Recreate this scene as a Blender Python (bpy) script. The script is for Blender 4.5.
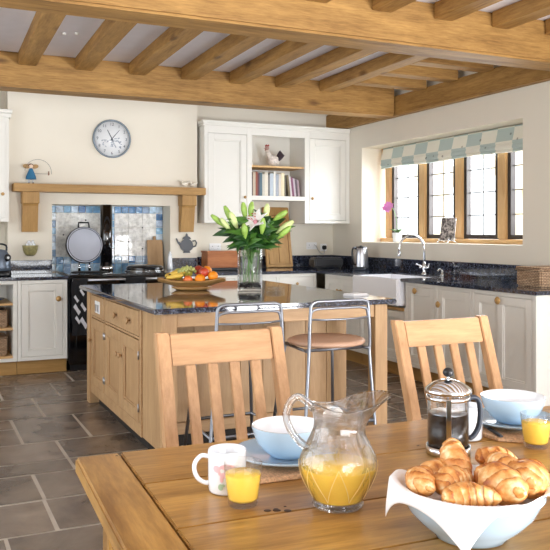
import bpy, bmesh, math, random
from mathutils import Vector, Matrix, noise as mnoise
random.seed(7)
PI = math.pi
scn = bpy.context.scene
for o in list(bpy.data.objects):
    bpy.data.objects.remove(o)
COL = scn.collection

# ------------------------------------------------------------ camera, world, lights, exposure
cam_d = bpy.data.cameras.new('camera')
cam = bpy.data.objects.new('camera', cam_d); COL.objects.link(cam)
cam.location = (0, 0, 1.33)
cam.rotation_euler = (PI / 2, 0, -math.radians(25))
cam_d.sensor_width = 36; cam_d.lens = 36 * 770 / 550
cam_d.shift_y = -43 / 550
cam_d.clip_start = 0.05
scn.camera = cam

W = bpy.data.worlds.new('daylight'); scn.world = W; W.use_nodes = True
bg = W.node_tree.nodes['Background']
bg.inputs['Color'].default_value = (0.93, 0.97, 1.0, 1); bg.inputs['Strength'].default_value = 2.6

def area(name, loc, aim, sx, sy, power, col=(1, 1, 1), spread=180):
    d = bpy.data.lights.new(name, 'AREA'); d.shape = 'RECTANGLE'; d.size = sx; d.size_y = sy
    d.energy = power; d.color = col; d.spread = math.radians(spread)
    o = bpy.data.objects.new(name, d); COL.objects.link(o); o.location = loc
    o.rotation_euler = (Vector(aim) - Vector(loc)).to_track_quat('-Z', 'Y').to_euler()
    return o
area('rear_window_light', (1.4, -2.9, 1.45), (1.4, 3, 2.0), 3.6, 2.2, 140, (.97, .985, 1.0))
area('left_window_light', (-2.1, 3.2, 1.5), (3, 4.0, 1.9), 5.0, 2.1, 50, (.85, .92, 1.0))
area('kitchen_window_light', (5.35, 6.3, 1.8), (2.5, 5.9, 1.2), 2.6, 1.1, 120, (.88, .94, 1.0))
area('side_window_light', (4.6, 1.7, 1.6), (1.0, 2.0, .8), 2.6, 1.5, 14, (.95, .97, 1.0))  # unseen fill lamp right of the table; the wall has no window here
area('bounce_lamp', (4.2, -1.6, .5), (1.6, 3.6, 2.86), 2.6, 1.6, 235, (.96, .97, 1.0), 105)  # unseen lamp added behind the camera to brighten ceiling and beams
sun_d = bpy.data.lights.new('sun', 'SUN'); sun_d.energy = 2.0; sun_d.angle = math.radians(8)
sun = bpy.data.objects.new('sun', sun_d); COL.objects.link(sun)
sun.rotation_euler = Vector((-.5, 1.0, -1.3)).to_track_quat('-Z', 'Y').to_euler()

scn.view_settings.view_transform = 'Standard'
scn.view_settings.look = 'None'
scn.view_settings.gamma = 1
scn.view_settings.use_curve_mapping = False
scn.view_settings.exposure = 0.2
cy = scn.cycles
cy.use_denoising = True
cy.max_bounces = 12; cy.diffuse_bounces = 6; cy.glossy_bounces = 5; cy.transmission_bounces = 12
cy.transparent_max_bounces = 12
cy.sample_clamp_indirect = 6
cy.caustics_reflective = False; cy.caustics_refractive = True

# ------------------------------------------------------------ materials
def lin(c):
    return tuple(((v / 255) / 12.92 if v / 255 <= .04045 else ((v / 255 + .055) / 1.055) ** 2.4) for v in c) + (1,)

def newmat(name):
    m = bpy.data.materials.new(name); m.use_nodes = True
    nt = m.node_tree
    return m, nt, nt.nodes['Principled BSDF']

def N(nt, t, **k):
    n = nt.nodes.new(t)
    for a, b in k.items():
        if a in n.inputs: n.inputs[a].default_value = b
        else: setattr(n, a, b)
    return n

def plain(name, rgb, rough=.5, metal=0, spec=.5, coat=0, var=0.0, vscale=8, bump=0, bscale=60, emit=None):
    m, nt, p = newmat(name)
    p.inputs['Base Color'].default_value = lin(rgb)
    p.inputs['Roughness'].default_value = rough
    p.inputs['Metallic'].default_value = metal
    p.inputs['Specular IOR Level'].default_value = spec
    p.inputs['Coat Weight'].default_value = coat
    p.inputs['Coat Roughness'].default_value = .08
    tc = N(nt, 'ShaderNodeTexCoord')
    if var:
        n = N(nt, 'ShaderNodeTexNoise', Scale=vscale, Detail=4.0)
        nt.links.new(tc.outputs['Object'], n.inputs['Vector'])
        r = N(nt, 'ShaderNodeValToRGB')
        r.color_ramp.elements[0].position = .3; r.color_ramp.elements[1].position = .7
        c = lin(rgb)
        r.color_ramp.elements[0].color = tuple(x * (1 - var) for x in c[:3]) + (1,)
        r.color_ramp.elements[1].color = tuple(min(1, x * (1 + var)) for x in c[:3]) + (1,)
        nt.links.new(n.outputs['Fac'], r.inputs['Fac']); nt.links.new(r.outputs['Color'], p.inputs['Base Color'])
    if bump:
        n = N(nt, 'ShaderNodeTexNoise', Scale=bscale, Detail=3.0)
        nt.links.new(tc.outputs['Object'], n.inputs['Vector'])
        b = N(nt, 'ShaderNodeBump', Strength=bump, Distance=.01)
        nt.links.new(n.outputs['Fac'], b.inputs['Height']); nt.links.new(b.outputs['Normal'], p.inputs['Normal'])
    return m

def wood(name, light, dark, axis='X', rough=.45, grain=1.0, knots=0.0, coat=0, bump=.15, spec=.4, scale=1.0, mid=.5):
    m, nt, p = newmat(name)
    L = nt.links.new
    tc = N(nt, 'ShaderNodeTexCoord'); oi = N(nt, 'ShaderNodeObjectInfo')
    mul = N(nt, 'ShaderNodeVectorMath', operation='MULTIPLY'); mul.inputs[1].default_value = (17, 31, 23)
    L(oi.outputs['Random'], mul.inputs[0])
    add = N(nt, 'ShaderNodeVectorMath', operation='ADD'); L(tc.outputs['Object'], add.inputs[0]); L(mul.outputs[0], add.inputs[1])
    mp = N(nt, 'ShaderNodeMapping')
    s = {'X': (1.0, 9, 9), 'Y': (9, 1.0, 9), 'Z': (9, 9, 1.0)}[axis]
    mp.inputs['Scale'].default_value = tuple(v * scale for v in s)
    L(add.outputs[0], mp.inputs['Vector'])
    n1 = N(nt, 'ShaderNodeTexNoise', Scale=1.5, Detail=6.0, Roughness=.55, Distortion=.6)
    L(mp.outputs[0], n1.inputs['Vector'])
    n2 = N(nt, 'ShaderNodeTexNoise', Scale=9.0, Detail=5.0, Roughness=.65, Distortion=.2)
    L(mp.outputs[0], n2.inputs['Vector'])
    mx = N(nt, 'ShaderNodeMix', data_type='FLOAT'); mx.inputs[0].default_value = .42
    L(n1.outputs['Fac'], mx.inputs[2]); L(n2.outputs['Fac'], mx.inputs[3])
    r = N(nt, 'ShaderNodeValToRGB')
    w = .17 / max(grain, .01)
    r.color_ramp.elements[0].position = max(0, mid - w); r.color_ramp.elements[1].position = min(1, mid + w)
    r.color_ramp.elements[0].color = lin(dark); r.color_ramp.elements[1].color = lin(light)
    L(mx.outputs[0], r.inputs['Fac'])
    col = r.outputs['Color']
    if knots:
        mk = N(nt, 'ShaderNodeMapping')
        mk.inputs['Scale'].default_value = {'X': (1.5, 4, 4), 'Y': (4, 1.5, 4), 'Z': (4, 4, 1.5)}[axis]
        L(add.outputs[0], mk.inputs['Vector'])
        v = N(nt, 'ShaderNodeTexVoronoi', Scale=1.1); L(mk.outputs[0], v.inputs['Vector'])
        kr = N(nt, 'ShaderNodeValToRGB')
        kr.color_ramp.elements[0].position = .05; kr.color_ramp.elements[1].position = .17
        kr.color_ramp.elements[0].color = (.18, .10, .05, 1); kr.color_ramp.elements[1].color = (1, 1, 1, 1)
        L(v.outputs['Distance'], kr.inputs['Fac'])
        mm = N(nt, 'ShaderNodeMix', data_type='RGBA', blend_type='MULTIPLY'); mm.inputs[0].default_value = knots
        L(col, mm.inputs[6]); L(kr.outputs['Color'], mm.inputs[7]); col = mm.outputs[2]
    L(col, p.inputs['Base Color'])
    p.inputs['Roughness'].default_value = rough; p.inputs['Specular IOR Level'].default_value = spec
    p.inputs['Coat Weight'].default_value = coat; p.inputs['Coat Roughness'].default_value = .15
    b = N(nt, 'ShaderNodeBump', Strength=bump, Distance=.004)
    L(mx.outputs[0], b.inputs['Height']); L(b.outputs['Normal'], p.inputs['Normal'])
    return m

M = {}
def woods(key, **k):
    for a in 'XYZ': M[key + a] = wood(key + '_' + a, axis=a, **k)
woods('beam', light=(184, 142, 80), dark=(122, 86, 42), rough=.6, knots=.7, grain=1.1, bump=.25)
woods('table', light=(194, 148, 80), dark=(130, 90, 40), rough=.3, grain=1.25, knots=.5, spec=.45, bump=.08)
woods('chair', light=(206, 163, 119), dark=(164, 122, 82), rough=.42, grain=1.0)
woods('island', light=(194, 160, 118), dark=(160, 124, 86), rough=.5, grain=.8, knots=.15)
woods('oak', light=(186, 146, 86), dark=(150, 110, 58), rough=.5, grain=.9)
woods('winoak', light=(226, 190, 140), dark=(200, 158, 104), rough=.5, grain=.9)
woods('boxwood', light=(184, 116, 66), dark=(146, 84, 42), rough=.5)
woods('olive', light=(190, 146, 88), dark=(134, 94, 48), rough=.4)

M['wall'] = plain('painted_plaster', (230, 223, 208), .9, var=.02, vscale=1.2, bump=.06, bscale=25)
M['ceil'] = plain('ceiling_plaster', (240, 239, 246), .92, var=.02, bump=.05)
M['paint'] = plain('cabinet_paint', (228, 226, 219), .45, spec=.4, var=.015, vscale=3)
M['gloss_white'] = plain('glazed_ceramic', (240, 241, 246), .12, spec=.6, coat=.4)
M['white'] = plain('white_paint', (238, 237, 232), .5)
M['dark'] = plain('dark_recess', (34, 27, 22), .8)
M['black_en'] = plain('black_enamel', (9, 9, 12), .10, spec=.6, coat=.6)
M['black_pl'] = plain('black_plastic', (22, 23, 27), .35)
M['handle_pl'] = plain('slate_plastic', (52, 60, 72), .45)
M['iron'] = plain('cast_iron', (28, 28, 31), .45, metal=.4)
M['pewter'] = plain('pewter', (74, 76, 80), .45, metal=.5)
M['steel'] = plain('brushed_steel', (186, 188, 194), .28, metal=1)
M['satin'] = plain('satin_chrome', (146, 150, 158), .42, metal=1)
M['chrome'] = plain('chrome', (225, 228, 232), .08, metal=1)
M['lidface'] = plain('aluminium_lid', (176, 180, 192), .55, metal=.25, var=.08, vscale=5)
M['brass'] = plain('aged_brass', (190, 152, 96), .45, metal=.35)
M['leather'] = plain('tan_leather', (196, 158, 132), .45, bump=.1, bscale=200)
M['lead'] = plain('window_lead', (70, 68, 66), .6)
M['wframe'] = plain('dark_casement', (52, 42, 36), .5)
M['blue_glaze'] = plain('pale_blue_glaze', (180, 205, 224), .16, spec=.6, coat=.5)
M['cream_glaze'] = plain('white_glaze', (236, 240, 245), .14, spec=.6, coat=.5)
M['cork'] = plain('cork', (196, 158, 122), .85, var=.35, vscale=160, bump=.3, bscale=150)
M['juice'] = plain('orange_juice', (255, 208, 88), .25, spec=.3)
M['juice'].node_tree.nodes['Principled BSDF'].inputs['Subsurface Weight'].default_value = .25
M['juice'].node_tree.nodes['Principled BSDF'].inputs['Subsurface Radius'].default_value = (.02, .012, .003)
M['coffee'] = plain('black_coffee', (26, 13, 8), .08, spec=.6)
M['pink'] = plain('pink_print', (236, 192, 198), .3)
M['green_print'] = plain('green_print', (168, 196, 168), .3)
M['napkin'] = plain('white_linen', (240, 239, 240), .85, bump=.15, bscale=300)
M['leaf'] = plain('lily_leaf', (70, 112, 42), .38, var=.25, vscale=12)
M['leafd'] = plain('lily_leaf_dark', (36, 76, 28), .36, var=.25, vscale=12)
M['bud'] = plain('lily_bud', (150, 184, 84), .45, var=.25, vscale=26)
M['budpale'] = plain('lily_bud_pale', (206, 220, 150), .45, var=.2, vscale=26)
M['petal'] = plain('lily_petal', (252, 252, 250), .5, var=.03, vscale=20)
M['stamen'] = plain('stamen', (160, 76, 40), .7)
M['petal_pink'] = plain('petal_centre', (214, 150, 160), .6)
M['stem'] = plain('stem', (82, 128, 48), .45)
M['pebble'] = plain('black_pebbles', (16, 16, 22), .18)
M['orange'] = plain('orange_peel', (240, 142, 20), .42, bump=.25, bscale=220, var=.08)
M['apple'] = plain('apple_skin', (176, 66, 44), .28, var=.35, vscale=14)
M['mango'] = plain('mango_skin', (214, 110, 50), .35, var=.35, vscale=10)
M['banana'] = plain('banana_skin', (222, 188, 84), .45, var=.12, vscale=16)
M['pear'] = plain('green_fruit', (196, 196, 84), .4, var=.15)
M['grape'] = plain('green_grape', (168, 172, 100), .22, var=.15)
M['brown_tip'] = plain('brown_tip', (66, 46, 24), .7)
M['wicker'] = None
M['blue_cloth'] = plain('blue_cloth', (44, 110, 150), .8)
M['skin'] = plain('painted_face', (238, 210, 186), .6)
M['hair'] = plain('straw_wing', (176, 142, 96), .8)
M['clock_face'] = plain('clock_face', (232, 234, 236), .35)
M['clock_rim'] = plain('clock_rim', (128, 140, 150), .35, metal=.5)
M['clock_ink'] = plain('clock_ink', (52, 62, 78), .5)
M['clock_motif'] = plain('clock_motif', (168, 176, 188), .5)
M['socket'] = plain('socket_white', (240, 240, 240), .3)
M['orchid'] = plain('orchid_petal', (228, 146, 210), .55)
M['shadow_grey'] = plain('toaster_shell', (104, 116, 132), .3, metal=.3)  # the left kettle's own grey-blue
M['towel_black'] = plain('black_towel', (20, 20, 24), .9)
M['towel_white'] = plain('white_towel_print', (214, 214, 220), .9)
M['page'] = plain('paper', (232, 226, 210), .8)

def thin_glass(name, refr=0.0, tint=(1, 1, 1), refl=1.0):
    """glass whose surface passes light straight on, mirrors by angle, and bends a share of the rays"""
    m, nt, p = newmat(name); nt.nodes.remove(p); L = nt.links.new
    tr = N(nt, 'ShaderNodeBsdfTransparent'); tr.inputs[0].default_value = tuple(tint) + (1,)
    gl = N(nt, 'ShaderNodeBsdfGlossy', Roughness=.02)
    lw = N(nt, 'ShaderNodeLayerWeight', Blend=.5); pw = N(nt, 'ShaderNodeMath', operation='POWER'); pw.inputs[1].default_value = 4.0
    L(lw.outputs['Facing'], pw.inputs[0])
    ma = N(nt, 'ShaderNodeMath', operation='MULTIPLY_ADD'); ma.inputs[1].default_value = .75 * refl; ma.inputs[2].default_value = .03 * refl; L(pw.outputs[0], ma.inputs[0])
    mx = N(nt, 'ShaderNodeMixShader'); L(ma.outputs[0], mx.inputs[0])
    base = tr.outputs[0]
    if refr:
        g = N(nt, 'ShaderNodeBsdfRefraction', Roughness=.0, IOR=1.45); m2 = N(nt, 'ShaderNodeMixShader'); m2.inputs[0].default_value = refr
        L(tr.outputs[0], m2.inputs[1]); L(g.outputs[0], m2.inputs[2]); base = m2.outputs[0]
    L(base, mx.inputs[1]); L(gl.outputs[0], mx.inputs[2])
    L(mx.outputs[0], nt.nodes['Material Output'].inputs['Surface'])
    return m
M['glass'] = thin_glass('clear_glass', .15, (.985, .99, .99), .7)
M['glass_cut'] = thin_glass('cut_glass', .38, (1, 1, 1), 2.0)
M['frost'] = plain('frosted_cut', (250, 222, 150), .35)
M['pane'] = thin_glass('window_glass', 0, (1, 1, 1), .5)

def granite():
    m, nt, p = newmat('dark_granite'); L = nt.links.new
    tc = N(nt, 'ShaderNodeTexCoord')
    v = N(nt, 'ShaderNodeTexVoronoi', Scale=170.0); L(tc.outputs['Object'], v.inputs['Vector'])
    n = N(nt, 'ShaderNodeTexNoise', Scale=60.0, Detail=4.0); L(tc.outputs['Object'], n.inputs['Vector'])
    sp = N(nt, 'ShaderNodeSeparateColor'); L(v.outputs['Color'], sp.inputs[0])
    mx = N(nt, 'ShaderNodeMath', operation='MULTIPLY'); L(sp.outputs[0], mx.inputs[0]); L(n.outputs['Fac'], mx.inputs[1])
    r = N(nt, 'ShaderNodeValToRGB')
    e = r.color_ramp.elements; e[0].position = .15; e[0].color = lin((26, 29, 40)); e[1].position = .56; e[1].color = lin((112, 120, 140))
    q = e.new(.38); q.color = lin((52, 58, 76))
    L(mx.outputs[0], r.inputs['Fac']); L(r.outputs['Color'], p.inputs['Base Color'])
    p.inputs['Roughness'].default_value = .07; p.inputs['Specular IOR Level'].default_value = .75
    p.inputs['Coat Weight'].default_value = .5; p.inputs['Coat Roughness'].default_value = .03
    return m
M['granite'] = granite()

def stone():
    m, nt, p = newmat('stone_flags'); L = nt.links.new
    tc = N(nt, 'ShaderNodeTexCoord'); g = N(nt, 'ShaderNodeNewGeometry')
    n = N(nt, 'ShaderNodeTexNoise', Scale=3.5, Detail=8.0, Roughness=.6, Distortion=.5); L(tc.outputs['Object'], n.inputs['Vector'])
    r = N(nt, 'ShaderNodeValToRGB')
    r.color_ramp.elements[0].position = .3; r.color_ramp.elements[1].position = .72
    r.color_ramp.elements[0].color = lin((84, 70, 60)); r.color_ramp.elements[1].color = lin((138, 122, 106))
    L(n.outputs['Fac'], r.inputs['Fac'])
    mr = N(nt, 'ShaderNodeMapRange'); mr.inputs[3].default_value = .78; mr.inputs[4].default_value = 1.2
    L(g.outputs['Random Per Island'], mr.inputs[0])
    mm = N(nt, 'ShaderNodeVectorMath', operation='SCALE'); L(r.outputs['Color'], mm.inputs[0]); L(mr.outputs[0], mm.inputs['Scale'])
    L(mm.outputs[0], p.inputs['Base Color'])
    p.inputs['Roughness'].default_value = .27; p.inputs['Specular IOR Level'].default_value = .6
    b = N(nt, 'ShaderNodeBump', Strength=.25, Distance=.01); L(n.outputs['Fac'], b.inputs['Height']); L(b.outputs['Normal'], p.inputs['Normal'])
    return m
M['stone'] = stone()
M['grout'] = plain('grout', (180, 170, 156), .85, var=.08, vscale=10)

def wicker():
    m, nt, p = newmat('wicker'); L = nt.links.new
    tc = N(nt, 'ShaderNodeTexCoord'); br = N(nt, 'ShaderNodeTexBrick')
    sp = N(nt, 'ShaderNodeSeparateXYZ'); L(tc.outputs['Object'], sp.inputs[0]); ad = N(nt, 'ShaderNodeMath', operation='ADD'); L(sp.outputs[0], ad.inputs[0]); L(sp.outputs[1], ad.inputs[1])
    cb = N(nt, 'ShaderNodeCombineXYZ'); L(ad.outputs[0], cb.inputs[0]); L(sp.outputs[2], cb.inputs[1]); L(cb.outputs[0], br.inputs['Vector'])
    br.inputs['Color1'].default_value = lin((206, 176, 144)); br.inputs['Color2'].default_value = lin((164, 132, 102))
    br.inputs['Mortar'].default_value = lin((70, 46, 28)); br.inputs['Scale'].default_value = 1
    br.inputs['Brick Width'].default_value = .03; br.inputs['Row Height'].default_value = .012; br.inputs['Mortar Size'].default_value = .0018
    L(br.outputs['Color'], p.inputs['Base Color']); p.inputs['Roughness'].default_value = .7
    b = N(nt, 'ShaderNodeBump', Strength=.6, Distance=.004); b.invert = True; L(br.outputs['Fac'], b.inputs['Height']); L(b.outputs['Normal'], p.inputs['Normal'])
    return m
M['wicker'] = wicker()

def tile_mat(name, cols, rough=.12):
    m, nt, p = newmat(name); L = nt.links.new
    g = N(nt, 'ShaderNodeNewGeometry'); tc = N(nt, 'ShaderNodeTexCoord')
    r = N(nt, 'ShaderNodeValToRGB'); e = r.color_ramp.elements
    e[0].position = 0; e[0].color = lin(cols[0]); e[1].position = 1; e[1].color = lin(cols[-1])
    for i, c in enumerate(cols[1:-1]):
        q = e.new((i + 1) / (len(cols) - 1)); q.color = lin(c)
    L(g.outputs['Random Per Island'], r.inputs['Fac'])
    n = N(nt, 'ShaderNodeTexNoise', Scale=26.0, Detail=3.0); L(tc.outputs['Object'], n.inputs['Vector'])
    mr = N(nt, 'ShaderNodeMapRange'); mr.inputs[1].default_value = .3; mr.inputs[2].default_value = .7; mr.inputs[3].default_value = .75; mr.inputs[4].default_value = 1.25
    L(n.outputs['Fac'], mr.inputs[0])
    mm = N(nt, 'ShaderNodeVectorMath', operation='SCALE'); L(r.outputs['Color'], mm.inputs[0]); L(mr.outputs[0], mm.inputs['Scale'])
    L(mm.outputs[0], p.inputs['Base Color']); p.inputs['Roughness'].default_value = rough; p.inputs['Coat Weight'].default_value = .35
    b = N(nt, 'ShaderNodeBump', Strength=.5, Distance=.02); L(n.outputs['Fac'], b.inputs['Height']); L(b.outputs['Normal'], p.inputs['Normal'])
    return m
M['tile_blue'] = tile_mat('blue_tiles', [(110, 162, 202), (206, 224, 238), (76, 128, 178), (232, 240, 246), (140, 186, 218), (92, 146, 192), (54, 100, 150)])
M['tile_cream'] = tile_mat('cream_tiles', [(216, 216, 212), (230, 229, 224), (222, 222, 217)], .2)

def croissant_mat():
    m, nt, p = newmat('croissant_crust'); L = nt.links.new
    at = N(nt, 'ShaderNodeAttribute', attribute_name='band'); tc = N(nt, 'ShaderNodeTexCoord')
    n = N(nt, 'ShaderNodeTexNoise', Scale=38.0, Detail=5.0, Roughness=.6); L(tc.outputs['Object'], n.inputs['Vector'])
    a = N(nt, 'ShaderNodeMath', operation='MULTIPLY_ADD'); a.inputs[1].default_value = 1.0; L(n.outputs['Fac'], a.inputs[0])
    s = N(nt, 'ShaderNodeMath', operation='MULTIPLY'); s.inputs[1].default_value = .28; L(at.outputs['Fac'], s.inputs[0]); L(s.outputs[0], a.inputs[2])
    r = N(nt, 'ShaderNodeValToRGB'); e = r.color_ramp.elements
    e[0].position = .42; e[0].color = lin((160, 86, 34)); e[1].position = .84; e[1].color = lin((246, 220, 174))
    q = e.new(.55); q.color = lin((206, 136, 66)); q = e.new(.70); q.color = lin((226, 174, 110))
    L(a.outputs[0], r.inputs['Fac']); L(r.outputs['Color'], p.inputs['Base Color']); p.inputs['Roughness'].default_value = .42
    b = N(nt, 'ShaderNodeBump', Strength=.35, Distance=.004); L(n.outputs['Fac'], b.inputs['Height']); L(b.outputs['Normal'], p.inputs['Normal'])
    return m
M['croissant'] = croissant_mat()

def blind_mat():
    m, nt, p = newmat('patchwork_blind'); L = nt.links.new
    tc = N(nt, 'ShaderNodeTexCoord'); sx = N(nt, 'ShaderNodeSeparateXYZ'); L(tc.outputs['Object'], sx.inputs[0])
    cb = N(nt, 'ShaderNodeCombineXYZ'); L(sx.outputs[1], cb.inputs[0]); L(sx.outputs[2], cb.inputs[1])
    mp = N(nt, 'ShaderNodeMapping'); mp.inputs['Scale'].default_value = (4.6, 8.2, 1); mp.inputs['Location'].default_value = (.1, .12, .5)
    L(cb.outputs[0], mp.inputs['Vector'])
    ck = N(nt, 'ShaderNodeTexChecker', Scale=1.0); ck.inputs['Color1'].default_value = lin((232, 229, 216)); ck.inputs['Color2'].default_value = lin((182, 196, 192))
    L(mp.outputs[0], ck.inputs['Vector'])
    n = N(nt, 'ShaderNodeTexNoise', Scale=14.0, Detail=3.0); L(tc.outputs['Object'], n.inputs['Vector'])
    v = N(nt, 'ShaderNodeTexVoronoi', Scale=9.0); L(tc.outputs['Object'], v.inputs['Vector'])
    r = N(nt, 'ShaderNodeValToRGB'); r.color_ramp.elements[0].position = .1; r.color_ramp.elements[1].position = .16
    r.color_ramp.elements[0].color = lin((120, 110, 100)); r.color_ramp.elements[1].color = (1, 1, 1, 1)
    L(v.outputs['Distance'], r.inputs['Fac'])
    mm = N(nt, 'ShaderNodeMix', data_type='RGBA', blend_type='MULTIPLY'); mm.inputs[0].default_value = .6
    L(ck.outputs['Color'], mm.inputs[6]); L(r.outputs['Color'], mm.inputs[7])
    L(mm.outputs[2], p.inputs['Base Color']); p.inputs['Roughness'].default_value = .9
    return m
M['blind'] = blind_mat()

def photo_mat():
    m, nt, p = newmat('mottled_print'); L = nt.links.new
    tc = N(nt, 'ShaderNodeTexCoord'); n = N(nt, 'ShaderNodeTexNoise', Scale=22.0, Detail=5.0, Roughness=.7); L(tc.outputs['Object'], n.inputs['Vector'])
    r = N(nt, 'ShaderNodeValToRGB'); r.color_ramp.elements[0].position = .42; r.color_ramp.elements[1].position = .6
    r.color_ramp.elements[0].color = lin((66, 58, 60)); r.color_ramp.elements[1].color = lin((226, 218, 212))
    L(n.outputs['Fac'], r.inputs['Fac']); L(r.outputs['Color'], p.inputs['Base Color']); p.inputs['Roughness'].default_value = .4
    return m
M['print'] = photo_mat()

# ------------------------------------------------------------ geometry helpers
class MB:
    """collects shapes; build() links them as one mesh object"""
    def __init__(s): s.bm = bmesh.new(); s.mats = []; s.cur = 0
    def mat(s, m):
        if m not in s.mats: s.mats.append(m)
        s.cur = s.mats.index(m); return s
    def _merge(s, b, mtx=None):
        if mtx is not None: b.transform(mtx)
        b.verts.index_update()
        vs = [s.bm.verts.new(v.co) for v in b.verts]
        for f in b.faces:
            try: nf = s.bm.faces.new([vs[v.index] for v in f.verts])
            except ValueError: continue
            nf.material_index = s.cur; nf.smooth = f.smooth
        b.free(); return s
    def box(s, x0, x1, y0, y1, z0, z1, bev=.002, seg=1, mtx=None):
        b = bmesh.new(); bmesh.ops.create_cube(b, size=1)
        for v in b.verts:
            v.co = Vector(((x0 + x1) / 2 + v.co.x * (x1 - x0), (y0 + y1) / 2 + v.co.y * (y1 - y0), (z0 + z1) / 2 + v.co.z * (z1 - z0)))
        if bev: bmesh.ops.bevel(b, geom=b.edges[:], offset=min(bev, .45 * min(abs(x1 - x0), abs(y1 - y0), abs(z1 - z0))), segments=seg, affect='EDGES')
        return s._merge(b, mtx)
    def ico(s, c, r, sub=2, scale=(1, 1, 1), mtx=None):
        b = bmesh.new(); bmesh.ops.create_icosphere(b, subdivisions=sub, radius=r)
        for f in b.faces: f.smooth = True
        for v in b.verts: v.co = Vector((v.co.x * scale[0], v.co.y * scale[1], v.co.z * scale[2]))
        mt = Matrix.Translation(c) if mtx is None else Matrix.Translation(c) @ mtx
        return s._merge(b, mt)
    def lathe(s, prof, c=(0, 0, 0), n=32, mtx=None, caps=True, smooth=True, fn=None):
        """prof: [(r, z)]; revolved about z. r=0 ends close."""
        b = bmesh.new(); rings = []
        for r, z in prof:
            if r < 1e-6: rings.append([b.verts.new((0, 0, z))])
            else:
                rings.append([b.verts.new((r * math.cos(2 * PI * i / n), r * math.sin(2 * PI * i / n), z)) for i in range(n)])
        for a, d in zip(rings, rings[1:]):
            for i in range(n):
                j = (i + 1) % n
                if len(a) == 1 and len(d) == 1: continue
                if len(a) == 1: f = b.faces.new([a[0], d[j], d[i]])
                elif len(d) == 1: f = b.faces.new([a[i], a[j], d[0]])
                else: f = b.faces.new([a[i], a[j], d[j], d[i]])
                f.smooth = smooth
        if caps:
            for rr in (rings[0], rings[-1]):
                if len(rr) > 2: b.faces.new(rr)
        bmesh.ops.recalc_face_normals(b, faces=b.faces[:])
        if fn:
            for v in b.verts: v.co = fn(v.co)
        mt = Matrix.Translation(c) if mtx is None else Matrix.Translation(c) @ mtx
        return s._merge(b, mt)
    def tube(s, pts, r, n=10, closed=False, caps=True, flat=1.0):
        """sweep a circle along pts; r number or list"""
        pts = [Vector(p) for p in pts]; k = len(pts)
        rs = r if isinstance(r, (list, tuple)) else [r] * k
        b = bmesh.new(); rings = []; up = None
        for i, p in enumerate(pts):
            if closed: t = (pts[(i + 1) % k] - pts[i - 1])
            else: t = pts[min(i + 1, k - 1)] - pts[max(i - 1, 0)]
            t.normalize()
            if up is None:
                up = Vector((0, 0, 1)) if abs(t.z) < .9 else Vector((1, 0, 0))
            sd = t.cross(up).normalized(); up = sd.cross(t).normalized()
            rings.append([b.verts.new(p + (sd * math.cos(2 * PI * j / n) + up * math.sin(2 * PI * j / n) * flat) * rs[i]) for j in range(n)])
        rr = list(zip(rings, rings[1:])) + ([(rings[-1], rings[0])] if closed else [])
        for a, d in rr:
            for j in range(n):
                f = b.faces.new([a[j], a[(j + 1) % n], d[(j + 1) % n], d[j]]); f.smooth = True
        if caps and not closed:
            b.faces.new(rings[0]); b.faces.new(rings[-1])
        bmesh.ops.recalc_face_normals(b, faces=b.faces[:])
        return s._merge(b)
    def prism(s, poly, y0, y1, mtx=None, axis='Y', bev=0):
        """extrude a polygon given in (x,z) along y"""
        b = bmesh.new()
        lo = [b.verts.new((x, y0, z)) for x, z in poly]; hi = [b.verts.new((x, y1, z)) for x, z in poly]
        b.faces.new(lo); b.faces.new(hi[::-1]); k = len(poly)
        for i in range(k): b.faces.new([lo[i], hi[i], hi[(i + 1) % k], lo[(i + 1) % k]])
        bmesh.ops.recalc_face_normals(b, faces=b.faces[:])
        if bev: bmesh.ops.bevel(b, geom=b.edges[:], offset=bev, segments=1, affect='EDGES')
        if axis == 'X': b.transform(Matrix.Rotation(PI / 2, 4, 'Z'))
        return s._merge(b, mtx)
    def quad(s, pts):
        vs = [s.bm.verts.new(p) for p in pts]; f = s.bm.faces.new(vs); f.material_index = s.cur; return s
    def grid(s, fn, nu, nv, smooth=True, closed_u=False):
        vs = [[s.bm.verts.new(fn(i / (nu if closed_u else nu - 1), j / (nv - 1))) for j in range(nv)] for i in range(nu)]
        for i in range(nu if closed_u else nu - 1):
            for j in range(nv - 1):
                f = s.bm.faces.new([vs[i][j], vs[(i + 1) % nu][j], vs[(i + 1) % nu][j + 1], vs[i][j + 1]])
                f.smooth = smooth; f.material_index = s.cur
        return s
    def build(s, name, m=None, parent=None, loc=None, mods=()):
        me = bpy.data.meshes.new(name)
        s.bm.to_mesh(me); s.bm.free()
        for q in (s.mats or [M[m] if isinstance(m, str) else m]): me.materials.append(M[q] if isinstance(q, str) else q)
        o = bpy.data.objects.new(name, me); COL.objects.link(o)
        if parent is not None: o.parent = parent
        if loc: o.location = loc
        return o

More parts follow.
